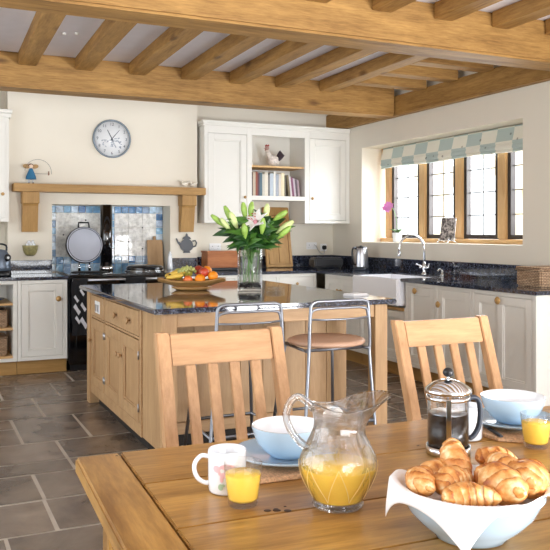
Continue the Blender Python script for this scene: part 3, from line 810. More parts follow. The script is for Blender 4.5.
b = MB(); b.lathe([(.19, 0), (.205, .002), (.205, .012), (.19, .014)], (.83, .34, .926), 40, caps=False); b.build('lid_ring', 'chrome', rg)
px = 1.812 - 1.318
b = MB(); b.tube([(px, .62, .9255), (px, .62, 1.6145)], .062, 28); fp = b.build('flue_pipe', 'black_en', rg)
b = MB(); b.tube([(px, .62, .926), (px, .62, .975)], .074, 28); b.build('flue_collar', 'chrome', fp)
# two dark tea towels with pale patches, on the rail
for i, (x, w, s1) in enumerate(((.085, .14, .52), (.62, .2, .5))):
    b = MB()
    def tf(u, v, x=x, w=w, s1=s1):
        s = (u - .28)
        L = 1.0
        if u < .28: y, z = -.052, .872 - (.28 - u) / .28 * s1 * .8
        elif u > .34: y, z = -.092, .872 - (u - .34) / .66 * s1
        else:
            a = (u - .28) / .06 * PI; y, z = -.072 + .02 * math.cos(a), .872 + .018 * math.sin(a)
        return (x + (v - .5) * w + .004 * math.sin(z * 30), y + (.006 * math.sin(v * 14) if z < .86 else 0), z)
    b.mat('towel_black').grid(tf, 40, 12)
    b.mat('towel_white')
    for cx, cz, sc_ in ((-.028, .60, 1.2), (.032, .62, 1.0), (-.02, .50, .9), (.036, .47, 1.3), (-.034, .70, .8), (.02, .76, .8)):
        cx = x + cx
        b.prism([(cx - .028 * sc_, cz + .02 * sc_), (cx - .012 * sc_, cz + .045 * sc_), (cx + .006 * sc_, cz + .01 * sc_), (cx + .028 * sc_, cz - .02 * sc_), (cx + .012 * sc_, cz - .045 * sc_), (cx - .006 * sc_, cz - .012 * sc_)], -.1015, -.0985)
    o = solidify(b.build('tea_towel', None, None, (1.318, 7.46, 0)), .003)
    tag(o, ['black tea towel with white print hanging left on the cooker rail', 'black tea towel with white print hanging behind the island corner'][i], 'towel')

# ============================================================ ISLAND
IX0, IX1, IY0, IY1 = 1.19, 2.71, 4.07, 6.12
isl = thing('kitchen_island', 'light oak kitchen island with drawers, doors and dark granite top', 'island', (0, 0, 0))
b = MB(); b.box(IX0 - .025, IX1 + .02, IY0 - .025, IY1 + .03, .881, .912, .007, 3); b.build('worktop', 'granite', isl)
lx0, lx1, ly0, ly1 = IX0 + .028, IX1 - .028, IY0 + .01, IY1 - .01
for (x, y) in ((lx0, ly0), (lx1 - .09, ly0), (lx0, ly1 - .09), (lx1 - .09, ly1 - .09)):
    b = MB(); b.box(x, x + .09, y, y + .09, .001, .88, .004); b.build('leg', 'islandZ', isl)
b = MB(); b.box(lx0 + .091, lx1 - .091, ly0 + .012, ly0 + .037, .80, .88, .003); b.build('apron', 'islandX', isl)
b = MB(); b.box(lx1 - .04, lx1 - .012, ly0 + .091, 4.549, .80, .88, .003); b.build('apron', 'islandY', isl)
bx0, bx1, by0, by1 = lx0 + .03, lx1 - .03, 4.55, ly1 - .091
b = MB(); b.box(bx0, bx1, by0, by1, .09, .88, .003); b.build('carcass', 'islandZ', isl)
# vertical boards closing the knee space, facing the table
b = MB(); n = 9
for i in range(n):
    xa = bx0 + (bx1 - bx0) * i / n; b.box(xa + .001, xa + (bx1 - bx0) / n - .001, by0 - .014, by0 - .001, .16, .879, .003)
b.build('board_panel', 'islandZ', isl)
b = MB(); b.box(bx0, bx1, by0 - .02, by0 - .001, .085, .158, .003); b.build('bottom_rail', 'islandX', isl)
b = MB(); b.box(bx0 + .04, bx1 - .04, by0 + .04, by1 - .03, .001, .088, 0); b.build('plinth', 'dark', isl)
# left flank: end panel by the front leg, door bay, narrow bay with socket
side = bpy.data.objects.new('cupboard_side', None); COL.objects.link(side); side.parent = isl; side.location = (lx0 + .026, ly1 - .09, 0); side.rotation_euler = (0, 0, RC)
Ls = (ly1 - .09) - (ly0 + .09)
def sx(y): return (ly1 - .09) - y
b = MB(); b.box(sx(4.55), Ls, -.004, .02, .09, .88, .002); b.build('end_panel', 'islandZ', side)
b = MB(); b.box(0, sx(4.55), -.014, .0, .09, .165, .002); b.box(0, sx(4.55), -.014, .0, .853, .88, .002)
for y in (4.572, 5.53): b.box(sx(y) - .018, sx(y) + .018, -.014, .0, .165, .853, .002)
b.box(0, .03, -.014, 0, .165, .853, .002)
b.box(.03, sx(4.59), -.014, 0, .675, .69, .002)
b.build('face_frame', 'islandY', side)
ISD = ('islandZ', 'islandY')
drawer_front(side, sx(5.51) + .003, sx(4.592) - .003, .695, .848, 'islandY', [sx(5.155), sx(4.80)], 'islandZ', .018, .024)
ym = 5.05
panel_door(side, 'door', sx(5.51) + .003, sx(ym) - .002, .17, .67, ISD, .075, .018, kx=sx(ym) - .04, kz=.52, km='islandZ', kr=.019, hinges=sx(5.51) - .002)
panel_door(side, 'door', sx(ym) + .002, sx(4.592) - .003, .17, .67, ISD, .075, .018, kx=sx(ym) + .04, kz=.52, km='islandZ', kr=.019, hinges=sx(4.592) + .002)
panel_door(side, 'door', .032, sx(5.55) - .002, .17, .67, ISD, .07, .018, kx=.05, kz=.5, km='islandZ', kr=.017, hinges=sx(5.55) + .002)
f = drawer_front(side, .032, sx(5.55) - .002, .695, .848, 'islandY')
b = MB(); xc = (.032 + sx(5.55)) / 2 + .02
b.mat('socket').box(xc - .078, xc + .078, -.024, -.0186, .725, .815, .004)
b.mat('steel').box(xc - .064, xc - .012, -.0265, -.0241, .735, .79, .002); b.box(xc + .012, xc + .064, -.0265, -.0241, .735, .79, .002)
b.build('double_socket', None, side)

# ============================================================ BAR STOOLS
def make_stool():
    t = thing('bar_stool', '', 'stool')
    sh = .685
    b = MB(); b.lathe([(0, 0), (.175, 0), (.203, .008), (.210, .018), (.206, .03), (.188, .037), (0, .040)], (.026, -.022, sh), 48); b.build('seat', 'leather', t)
    r = .0088
    # back frame and front (camera side) legs are one bent tube each side
    fl = [(-.175, -.19), (.175, -.19)]
    pts = smooth_path([(-.225, -.245, .008), (-.178, -.215, .60), (-.172, -.218, .80), (-.168, -.222, .92)], 5) + smooth_path([(-.168, -.222, .921), (-.158, -.224, .942), (-.13, -.225, .952)], 3)[1:] + [(.13, -.225, .952)] + smooth_path([(.13, -.225, .952), (.158, -.224, .942), (.168, -.222, .921), (.178, -.218, .80), (.188, -.205, .70), (.19, -.205, .60), (.225, -.235, .008)], 5)[1:]
    b = MB(); b.tube(pts, r, 10); b.build('back_frame', 'satin', t)
    b = MB(); pts = smooth_path([(-.175, -.217, .80), (-.168, -.22, .88), (-.15, -.222, .905), (-.11, -.223, .912)], 4) + smooth_path([(.11, -.223, .912), (.15, -.222, .905), (.165, -.22, .88), (.176, -.217, .80)], 4)
    b.tube(pts, .0075, 8); b.build('back_rail', 'satin', t)
    b = MB(); b.tube([(-.17, -.219, .855), (-.10, -.235, .852), (0, -.24, .851), (.10, -.235, .852), (.17, -.219, .855)], .0055, 8); b.build('back_rail', 'satin', t)
    for s in (-1, 1):
        b = MB(); b.tube([(s * .14, .13, sh), (s * .155, .15, .60), (s * .20, .225, .008)], r, 10); b.build('leg', 'satin', t)
    b = MB(); b.tube([(-.17, -.16, sh - .008), (.17, -.16, sh - .008), (.145, .13, sh - .008), (-.145, .13, sh - .008)], .009, 8, closed=True)
    b.tube([(-.172, -.205, sh - .008), (-.17, -.16, sh - .008)], .009, 8); b.tube([(.186, -.205, sh - .008), (.17, -.16, sh - .008)], .009, 8); b.build('seat_frame', 'satin', t)
    z = .27; q = [(-.205, -.232, z), (.206, -.222, z), (.179, .192, z), (-.179, .192, z)]
    b = MB(); b.tube(q, .0085, 8, closed=True); b.build('foot_rail', 'satin', t)
    for (x, y) in ((-.225, -.245), (.225, -.235), (-.20, .225), (.20, .225)):
        b = MB(); b.lathe([(0, .0005), (.014, .0005), (.014, .02), (0, .022)], (x, y, 0), 12); b.build('rubber_foot', 'black_pl', t)
    return t
st = make_stool(); st.location = (2.118, 3.925, 0); st.scale = (1.08, 1.04, 1)
tag(st, 'right bar stool with visible round tan leather seat at the island', 'stool', None)
s2 = copy_tree(st); s2.location = (1.588, 3.95, 0)
tag(s2, 'left bar stool with seat hidden behind the left dining chair', 'stool', None)

# ============================================================ TABLE
TR = -math.radians(2.6)
tb = thing('dining_table', 'honey coloured plank oak dining table with breadboard end in the foreground', 'table', (.372, 2.017, 0), TR)
TL, TW = 2.15, .985
b = MB(); b.box(0, .113, -TW, 0, .708, .75, .006, 3); b.build('breadboard_end', 'tableY', tb)
b = MB(); b.box(TL - .113, TL, -TW, 0, .708, .75, .006, 3); b.build('breadboard_end', 'tableY', tb)
seams = [0, -.276, -.565, -.80, -TW]
for a, c in zip(seams, seams[1:]):
    b = MB(); b.box(.1165, TL - .1165, c + .0003, a - .0003, .709, .7495, .0035, 2); b.build('plank', 'tableX', tb)
b = MB(); b.box(.10, TL - .10, -TW + .08, -TW + .10, .62, .707, .003); b.box(.10, TL - .10, -.10, -.08, .62, .707, .003); b.box(.10, .12, -TW + .1, -.1, .62, .707, .003); b.box(TL - .12, TL - .10, -TW + .1, -.1, .62, .707, .003)
b.build('apron', 'tableX', tb)
for (x, y) in ((.06, -.15), (.06, -TW + .06), (TL - .15, -.15), (TL - .15, -TW + .06)):
    b = MB(); b.box(x, x + .09, y, y + .09, .001, .7075, .005); b.build('leg', 'tableZ', tb)
# dark knots in the planks
for (x, y, s) in ((.345, -.546, .02), (.315, -.150, .006), (.88, -.245, .007), (.106, -.03, .008)):
    b = MB()
    for k in range(7):
        a = random.uniform(0, 6.28); d = random.uniform(0, s * 1.6); r = s * random.uniform(.12, .38)
        b.lathe([(0, .0006), (r, .0003), (r * 1.2, 0)], (x + d * math.cos(a), y + d * math.sin(a) * .5, .7499 if x > .11 else .7502), 10)
    b.build('wood_knot', plain('knot', (60, 34, 16), .5) if 'knot' not in bpy.data.materials else bpy.data.materials['knot'], tb)

# ============================================================ DINING CHAIRS
def make_chair():
    t = thing('dining_chair', '', 'chair')
    W_ = .45; H_ = 1.0
    rake = .172     # how far the top leans back
    def yb_(z): return 0 if z < .45 else (z - .45) / (H_ - .45) * rake
    def slant(x0, x1, za, zb, d0, d1, bev=.004):
        bb = MB(); bb.box(x0, x1, d0, d1, za, zb, bev, 2)
        for v in bb.bm.verts: v.co.y += (v.co.z - .45) * (rake / (H_ - .45))
        return bb
    for s in (-1, 1):
        xa = -W_ / 2 if s < 0 else W_ / 2 - .042
        bb = MB()
        pts = [(xa, -.024), (xa + .042, -.024)]
        def py(z): return 0 if False else ((z - .45) * (rake / (H_ - .45)) if z >= .45 else (.45 - z) * .12)
        zs = [.001, .2, .45, .7, H_]
        bm2 = bmesh.new(); rg_ = []
        for z in zs:
            y = py(z); dth = .042 if z < .9 else .036
            rg_.append([bm2.verts.new(p) for p in ((xa, y - dth / 2, z), (xa + .042, y - dth / 2, z), (xa + .042, y + dth / 2, z), (xa, y + dth / 2, z))])
        for a, c in zip(rg_, rg_[1:]):
            for k in range(4): bm2.faces.new([a[k], a[(k + 1) % 4], c[(k + 1) % 4], c[k]])
        bm2.faces.new(rg_[0]); bm2.faces.new(rg_[-1]); bmesh.ops.recalc_face_normals(bm2, faces=bm2.faces[:])
        bmesh.ops.bevel(bm2, geom=[e for e in bm2.edges if len(e.link_faces) == 2 and e.calc_face_angle() > .5], offset=.003, segments=2, affect='EDGES')
        bb._merge(bm2); bb.build('back_post', 'chairZ', t)
    slant(-W_ / 2 + .043, W_ / 2 - .043, .895, H_ - .006, -.013, .013).build('top_rail', 'chairX', t)
    slant(-W_ / 2 + .043, W_ / 2 - .043, .50, .545, -.012, .012).build('lower_rail', 'chairX', t)
    inner = W_ - .084
    for i in range(4):
        xc = -inner / 2 + inner * (i + 1) / 5 + (i - 1.5) * .004
        slant(xc - .0175, xc + .0175, .546, .894, -.008, .008, .002).build('slat', 'chairZ', t)
    bb = MB(); bb.box(-W_ / 2 - .005, W_ / 2 + .005, -.45, -.026, .43, .465, .012, 3); bb.build('seat', 'chairY', t)
    for s in (-1, 1):
        x = s * (W_ / 2 - .021)
        bb = MB(); bb.box(x - .021, x + .021, -.44, -.398, .001, .4295, .004); bb.build('leg', 'chairZ', t)
        bb = MB(); bb.box(x - .01, x + .01, -.397, -.0, .36, .4295, .003); bb.build('seat_rail', 'chairY', t)
    bb = MB(); bb.box(-W_ / 2 + .043, W_ / 2 - .043, -.43, -.41, .36, .4295, .003); bb.build('seat_rail', 'chairX', t)
    return t
ch = make_chair(); ch.location = (.932, 2.272, 0); ch.rotation_euler.z = 0.0
tag(ch, 'left light oak slat back dining chair behind the mug and jug', 'chair', None)
c2 = copy_tree(ch); c2.location = (1.938, 2.39, 0); c2.scale = (1.03, 1, .98)
tag(c2, 'right light oak slat back dining chair behind the coffee press', 'chair', None)

# ============================================================ TABLEWARE
TZ = .7505
def tumbler(name, label, x, y, lvl):
    t = thing(name, label, 'glass', (x, y, TZ), .2)
    n = 24
    def sc(prof_in=None): pass
    outer = [(0, .0), (.029, 0), (.031, .003), (.0325, .012), (.036, .04), (.0385, .06), (.0415, .09)]
    inner = [(.0398, .09), (.0368, .06), (.0343, .04), (.0308, .016), (.028, .012), (0, .011)]
    def facet(co):
        r = math.hypot(co.x, co.y)
        if r > .028 and co.z < .075:
            a = math.atan2(co.y, co.x); k = 10
            da = ((a / (2 * PI / k)) % 1 - .5) * (2 * PI / k)
            f = math.cos(PI / k) / math.cos(da); f = 1 + (f - 1) * .55 * min(1, (.075 - co.z) / .03)
            return Vector((co.x * f, co.y * f, co.z))
        return co
    b = MB(); b.lathe(outer, n=60, caps=False, fn=facet); b.lathe(inner, n=60, caps=False); 
    bmesh.ops.remove_doubles(b.bm, verts=b.bm.verts[:], dist=1e-5)
    # close the lip
    b2 = MB(); b2.lathe(outer + [(.0408, .0908)] + inner, n=60, caps=False, fn=lambda c: facet(c) if False else c)
    b.bm.free()
    b2.build('tumbler', 'glass', t)
    b = MB(); b.lathe([(0, .0112), (.0281, .0122), (.0309, .0162), (.0344, .04), (.0344 + (lvl - .04) * .122, lvl - .0015), (.0340 + (lvl - .04) * .12, lvl), (0, lvl)], n=60, caps=False); b.build('orange_juice', 'juice', t)
    return t
tumbler('juice_glass', 'glass of orange juice in front of the left mug', .630, 1.512, .068)
tumbler('juice_glass', 'glass of orange juice at the right edge by the blue bowl', 1.516, 1.585, .068)

def mug(label, x, y, rz, prints=True):
    t = thing('mug', label, 'mug', (x, y, TZ), rz)
    b = MB(); b.lathe([(0, .004), (.034, .003), (.036, 0), (.0395, .001), (.0415, .006), (.0425, .03), (.043, .092), (.042, .094), (.0402, .092), (.0398, .03), (.037, .009), (0, .007)], n=48, caps=False); b.build('cup', 'cream_glaze', t)
    b = MB(); b.tube(smooth_path([(-.0405, 0, .078), (-.058, 0, .080), (-.071, 0, .066), (-.073, 0, .048), (-.065, 0, .030), (-.050, 0, .020), (-.041, 0, .020)], 5), .0052, 10); b.build('handle', 'cream_glaze', t)
    return t
def decal(parent, name, R, a0, z0, shape, m, off=.0006):
    """thin print wrapped on a round wall of radius R: shape is polygon in (arc length, height)"""
    b = MB()
    for poly in shape:
        cx = sum(p[0] for p in poly) / len(poly); cz = sum(p[1] for p in poly) / len(poly)
        pts = [(cx, cz)] + list(poly)
        vs = [b.bm.verts.new(((R + off) * math.cos(a0 + u / R), (R + off) * math.sin(a0 + u / R), z0 + v)) for u, v in pts]
        k = len(poly)
        for i in range(k): b.bm.faces.new([vs[0], vs[1 + i], vs[1 + (i + 1) % k]])
    return b.build(name, m, parent)
def ell(cx, cz, rx, rz_, n=14, a=0): return [(cx + rx * math.cos(2 * PI * i / n) * math.cos(a) - rz_ * math.sin(2 * PI * i / n) * math.sin(a), cz + rx * math.cos(2 * PI * i / n) * math.sin(a) + rz_ * math.sin(2 * PI * i / n) * math.cos(a)) for i in range(n)]
m1 = mug('white mug with pink pattern and its handle to the left', .633, 1.612, -.28)
fa = -PI / 2 - .1
decal(m1, 'pink_print', .0431, fa, .055, [ell(0, 0, .022, .016), ell(-.024, .004, .009, .008), ell(.022, -.002, .010, .007), ell(-.012, -.017, .004, .008), ell(.012, -.017, .004, .008)], 'pink')
decal(m1, 'green_print', .0429, fa, .02, [ell(-.014, 0, .006, .007), ell(-.008, .004, .004, .003)], 'green_print')
m2 = mug('plain white mug partly hidden behind the coffee press', 1.405, 1.735, -.4)

# cork mats, plates, bowls, cutlery
def mat_(label, x, y, rz, w, d, octa=False):
    b = MB()
    if octa:
        c = .05; poly = [(-w / 2 + c, -d / 2), (w / 2 - c, -d / 2), (w / 2, -d / 2 + c), (w / 2, d / 2 - c), (w / 2 - c, d / 2), (-w / 2 + c, d / 2), (-w / 2, d / 2 - c), (-w / 2, -d / 2 + c)]
    else: poly = [(-w / 2, -d / 2), (w / 2, -d / 2), (w / 2, d / 2), (-w / 2, d / 2)]
    bb = bmesh.new(); lo = [bb.verts.new((px_, py_, 0)) for px_, py_ in poly]; hi = [bb.verts.new((px_, py_, .012)) for px_, py_ in poly]
    bb.faces.new(lo); bb.faces.new(hi)
    for i in range(len(poly)): bb.faces.new([lo[i], lo[(i + 1) % len(poly)], hi[(i + 1) % len(poly)], hi[i]])
    bmesh.ops.recalc_face_normals(bb, faces=bb.faces[:]); bmesh.ops.bevel(bb, geom=bb.edges[:], offset=.002, segments=1, affect='EDGES')
    b._merge(bb); o = b.build('cork_mat', 'cork', None, (x, y, TZ)); o.rotation_euler = (0, 0, rz)
    tag(o, label, 'placemat'); return o
mat_('cork place mat under the left blue plate', .862, 1.735, TR, .29, .25)
mat_('cork place mat under the right blue plate and knife', 1.60, 1.765, .1, .30, .26, True)
def plate(label, x, y):
    b = MB(); b.lathe([(0, .0), (.075, 0), (.08, .003), (.12, .013), (.131, .018), (.132, .021), (.128, .0215), (.085, .0095), (.078, .007), (0, .006)], n=64, caps=False)
    o = b.build('dinner_plate', 'blue_glaze', None, (x, y, TZ + .0123)); tag(o, label, 'plate')
def cbowl(label, x, y, rz=0):
    t = thing('cereal_bowl', label, 'bowl', (x, y, TZ + .0123 + .0074), rz)
    out = [(0, .003), (.040, .002), (.042, 0), (.046, .001), (.050, .006), (.066, .018), (.080, .036), (.0875, .054), (.0925, .072), (.0925, .077)]
    inn = [(.090, .0775), (.0885, .072), (.0835, .053), (.075, .037), (.060, .021), (.040, .012), (0, .010)]
    b = MB()
    b.mat('blue_glaze').lathe(out, n=64, caps=False); b.mat('cream_glaze').lathe([out[-1]] + inn, n=64, caps=False)
    b.build('bowl', None, t)
    b = MB(); b.tube([(.0885 * math.cos(a), .0885 * math.sin(a), .062) for a in [2 * PI * i / 48 for i in range(48)]], .0012, 6, closed=True); b.build('rim_band', 'blue_glaze', t)
    return t
plate('pale blue plate on the left cork mat', .842, 1.742)
cbowl('pale blue cereal bowl left, beside the juice jug', .848, 1.738)
plate('pale blue plate on the right cork mat', 1.60, 1.765)
cbowl('pale blue cereal bowl right, behind the second juice glass', 1.598, 1.765)
t = thing('table_knife', 'silver table knife lying on the right cork mat', 'knife', (1.475, 1.70, TZ + .0135), 1.25)
b = MB(); b.box(-.045, .045, -.006, .006, 0, .006, .002, 2); b.build('handle', 'pewter', t)
b = MB(); b.prism([(.045, -.007), (.12, -.008), (.135, 0), (.12, .006), (.045, .006)], 0, .0015, mtx=Matrix.Rotation(-PI / 2, 4, 'X') @ Matrix.Translation((0, -.004, 0))); b.build('blade', 'steel', t)

# ---- cut glass jug
jg = thing('juice_jug', 'cut glass jug half full of orange juice', 'jug', (.812, 1.425, TZ), math.radians(-6))
prof_o = [(.046, 0), (.052, .001), (.055, .007), (.053, .014), (.060, .028), (.072, .050), (.0805, .072), (.0835, .090), (.080, .108), (.070, .128), (.059, .148), (.0545, .164), (.0555, .180), (.060, .196), (.067, .210)]
def jugshape(co, k=1.0):
    """pull the mouth into a spout on +x and lift it"""
    a = math.atan2(co.y, co.x); r = math.hypot(co.x, co.y); z = co.z
    f = max(0, (z - .150) / .060)
    sp = max(0, math.cos(a)) ** 3
    hb = max(0, math.cos(a - PI)) ** 2
    r2 = r * (1 - .16 * f * (1 - sp) * (abs(math.sin(a)))) + .050 * f ** 1.5 * sp
    r2 -= .004 * f * hb
    z2 = z + f * (.020 * sp - .004 * (abs(math.sin(a))) ** 2 + .010 * hb)
    if f > 0: r2 *= 1
    return Vector((r2 * math.cos(a), r2 * math.sin(a), z2))
def cut(co):
    a = math.atan2(co.y, co.x); r = math.hypot(co.x, co.y); z = co.z
    if .018 < z < .125:
        w = math.sin(PI * (z - .018) / .107)
        s = abs(math.sin(4 * a + 26 * z)); s2 = abs(math.sin(4 * a - 26 * z))
        dpt = .0042 * w * (max(0, 1 - s * 7) + max(0, 1 - s2 * 7))
        r -= dpt
    if .135 < z < .16: r += .0008 * math.sin(14 * a)
    return jugshape(Vector((r * math.cos(a), r * math.sin(a), z)))
def dense(p, k):
    out = []
    P_ = [Vector((r, z, 0)) for r, z in p]
    for q in smooth_path(P_, k): out.append((max(q.x, 0), q.y))
    return out
po = dense(prof_o, 14)
th = .0042
pin = [(max(r - th, 0), z) for r, z in po if z > .016]
b = MB()
NB = 128
b.lathe([(0, .0)] + po[1:], n=NB, caps=False, fn=cut)
b.lathe([(po[-1][0], po[-1][1]), (po[-1][0] - th * .5, po[-1][1] + .0022)] + pin[::-1] + [(.035, .0165), (0, .0155)], n=NB, caps=False, fn=jugshape)
bmesh.ops.remove_doubles(b.bm, verts=b.bm.verts[:], dist=2e-5)
bmesh.ops.recalc_face_normals(b.bm, faces=b.bm.faces[:])
jb = b.build('jug_body', 'glass_cut', jg)
b = MB()
def rad_at(z):
    return min(po, key=lambda q: abs(q[1] - z))[0]
for k in range(8):
    for s in (-1, 1):
        a0 = k * PI / 4
        pts = []
        for q in range(9):
            z = .022 + .075 * q / 8; a = a0 + s * .39 * q / 8; r = rad_at(z) + .0003
            pts.append((r * math.cos(a), r * math.sin(a), z))
        b.tube(pts, .0006, 5)
b.build('cut_pattern', 'frost', jg)
lv = .086
jj = [(0, .0157), (.0352, .0167)] + [(r + .0002, z) for r, z in pin if z < lv - .002]
rr = [r for r, z in pin if z >= lv - .001][0]
b = MB(); b.lathe(jj + [(rr + .0001, lv), (0, lv)], n=64, caps=False); b.build('orange_juice', 'juice', jg)
b = MB(); b.tube(smooth_path([(-.056, 0, .209), (-.068, 0, .222), (-.090, 0, .236), (-.108, 0, .226), (-.117, 0, .198), (-.107, 0, .168), (-.086, 0, .142), (-.0705, 0, .128)], 6), [.0105] * 6 + [.0095] * 30 + [.0105] * 7, 12, flat=.8); b.build('handle', 'glass_cut', jg)

# ---- coffee press
cp = thing('coffee_press', 'glass and chrome coffee press with dark coffee and black handle', 'coffee press', (1.264, 1.637, TZ), math.radians(-12)); cp.scale = (1.04, 1.04, .935)
R = .052
b = MB(); b.lathe([(0, .008), (R - .004, .008), (R, .014), (R, .165), (R + .003, .172), (R + .0015, .1735), (R - .0022, .166), (R - .0022, .016), (R - .006, .0105), (0, .0105)], n=48, caps=False); b.build('beaker', 'glass', cp)
b = MB(); b.lathe([(0, .0107), (R - .0062, .0107), (R - .0024, .0162), (R - .0024, .114), (0, .114)], n=48, caps=False); b.build('coffee', 'coffee', cp)
b = MB(); b.lathe([(R + .001, .0), (R + .0035, .0), (R + .0035, .024), (R + .001, .024), (R + .001, 0)], n=48, caps=False)
b.lathe([(0, .001), (R + .001, .001), (R + .001, .006), (0, .006)], n=48, caps=False)
b.lathe([(R + .0005, .152), (R + .0028, .152), (R + .0028, .162), (R + .0005, .162), (R + .0005, .152)], n=48, caps=False)
for k in range(3):
    a = -1.99 + k * PI * 2 / 3
    b.box(R + .0008, R + .003, -.006, .006, .0, .160, .0005, mtx=Matrix.Rotation(a, 4, 'Z'))
b.build('metal_frame', 'chrome', cp)
b = MB(); b.lathe([(R + .004, .170), (R + .0065, .172), (R + .0065, .180), (R + .003, .184), (.047, .191), (.036, .199), (.020, .205), (.006, .208), (0, .208)], n=48, caps=False)
b.lathe([(0, .168), (R - .004, .168), (R + .004, .170)], n=48, caps=False); b.tube([(0, 0, .207), (0, 0, .218)], .004, 10); lidp = b.build('lid', 'chrome', cp)
b = MB(); b.ico((0, 0, .2265), .0135, 3); b.build('knob', 'black_pl', lidp)
b = MB(); b.tube([(0, 0, .03), (0, 0, .168)], .0025, 8); b.lathe([(0, .112), (R - .006, .112), (R - .006, .116), (0, .116)], n=40, caps=False); b.build('plunger', 'steel', cp)
b = MB()
hp = smooth_path([(R + .003, 0, .152), (R + .020, 0, .153), (R + .033, 0, .140), (R + .036, 0, .105), (R + .032, 0, .070), (R + .018, 0, .045), (R + .006, 0, .038)], 6)
b.tube(hp, [.0085] * len(hp), 10, flat=.8); b.build('handle', 'handle_pl', cp)

# ---- croissant bowl, napkin and croissants
CBX, CBY = .962, 1.178
t = thing('serving_bowl', 'large pale blue serving bowl holding the croissants', 'bowl', (CBX, CBY, TZ), 0)
out = [(0, .004), (.060, .003), (.063, 0), (.068, .001), (.072, .008), (.098, .028), (.120, .052), (.133, .078), (.139, .090), (.139, .094)]
inn = [(.136, .0945), (.132, .088), (.126, .076), (.112, .052), (.090, .031), (.060, .014), (0, .011)]
b = MB(); b.mat('blue_glaze').lathe(out, n=72, caps=False); b.mat('cream_glaze').lathe([out[-1]] + inn, n=72, caps=False); b.build('bowl', None, t)
b = MB(); b.tube([(.1365 * math.cos(a), .1365 * math.sin(a), .084) for a in [2 * PI * i / 64 for i in range(64)]], .0014, 6, closed=True); b.build('rim_band', 'blue_glaze', t)
# the linen napkin: square cloth laid in the bowl, corners hanging over the rim
def bowl_in(r):
    pr = [(0, .0125), (.060, .016), (.090, .033), (.112, .054), (.126, .078), (.134, .092)]
    for (ra, za), (rb, zb) in zip(pr, pr[1:]):
        if r <= rb: return za + (zb - za) * (r - ra) / (rb - ra)
    return .092
ARC = [0]; SAMP = []
rr_ = 0; L_ = 0; pz = bowl_in(0)
while rr_ < .134:
    nr = rr_ + .002; z = bowl_in(nr); L_ += math.hypot(.002, z - pz); pz = z; rr_ = nr; SAMP.append((L_, rr_, z))
def drape(u, v):
    half = .166; x0, y0 = (u - .5) * 2 * half, (v - .5) * 2 * half
    rot = math.radians(8); X_ = x0 * math.cos(rot) - y0 * math.sin(rot) - .038; Y_ = x0 * math.sin(rot) + y0 * math.cos(rot) - .012
    s = math.hypot(X_, Y_); a = math.atan2(Y_, X_)
    for (L1, r1, z1) in SAMP:
        if L1 >= s: r, z = r1, z1 + .0025; break
    else:
        e = s - SAMP[-1][0]
        lip = .010
        if e < lip * 2:
            k = e / (lip * 2) * PI * .75
            r = .134 + .009 * (1 - math.cos(k)) ; z = .0945 + .0085 * math.sin(k) + .001
        else:
            e2 = e - lip * 2
            r = .134 + .009 * 1.7 + .0015 + e2 * .10; z = .0945 + .0085 * .70 - e2 * .99
        z = max(z, .0045 + .004 * abs(math.sin(a * 7)))
    w = .0015 * math.sin(a * 9 + s * 20) * min(1, s / .1) + .003 * math.sin(a * 5 + 1) * max(0, (s - .16) / .1)
    r += max(w, -.0005) if s > .14 else 0
    return (r * math.cos(a), r * math.sin(a), z)
b = MB(); b.grid(drape, 56, 56)
o = solidify(b.build('napkin', 'napkin', None, (CBX, CBY, TZ)), .0012, 1); tag(o, 'white linen napkin lining the croissant bowl with corners hanging over', 'napkin')

def make_croissant(seed, bend, size, bands=7, fat=1.0):
    rnd = random.Random(seed); nu, nv = 96, 26
    bm = bmesh.new(); lay = bm.verts.layers.float.new('band'); rings = []
    for i in range(nu):
        u = i / (nu - 1); s = (u - .5) * 2
        ang = s * bend; Rr = 1 / bend
        c = Vector((Rr * math.sin(ang), Rr * (math.cos(ang) - 1), 0)) * .075
        tdir = Vector((math.cos(ang), -math.sin(ang), 0)); nd = Vector((math.sin(ang), math.cos(ang), 0))
        env = max(.03, (1 - abs(s) ** 2.3)) ** .62
        row = []
        for j in range(nv):
            th_ = 2 * PI * j / nv
            k = (abs(s) ** 1.15) * bands / 2 + .10 * math.sin(th_ * 2 + seed) + .08 * math.sin(th_ * 3 + seed * 2) + .42 * math.cos(th_) + .25 * mnoise.noise(Vector((u * 3 + seed, math.cos(th_), math.sin(th_))))
            fr_ = (k + 100) % 1.0
            step = (1 - fr_)
            rad = .031 * fat * env * (1 + .17 * (step - .5)) * (1 + .03 * math.sin(seed + 5 * u))
            dv = mnoise.noise(Vector((u * 6 + seed, math.cos(th_) * 1.4, math.sin(th_) * 1.4))) * .16
            rad *= 1 + dv
            p = c + nd * (math.cos(th_) * rad) + Vector((0, 0, 1)) * (math.sin(th_) * rad * .86)
            vtx = bm.verts.new(p * size); vtx[lay] = fr_ if fr_ < .97 else 0
            row.append(vtx)
        rings.append(row)
    for a, c in zip(rings, rings[1:]):
        for j in range(nv):
            f = bm.faces.new([a[j], a[(j + 1) % nv], c[(j + 1) % nv], c[j]]); f.smooth = True
    for e in (rings[0], rings[-1]): bm.faces.new(e)
    bmesh.ops.recalc_face_normals(bm, faces=bm.faces[:])
    me = bpy.data.meshes.new('croissant'); bm.to_mesh(me); bm.free(); me.materials.append(M['croissant'])
    return me
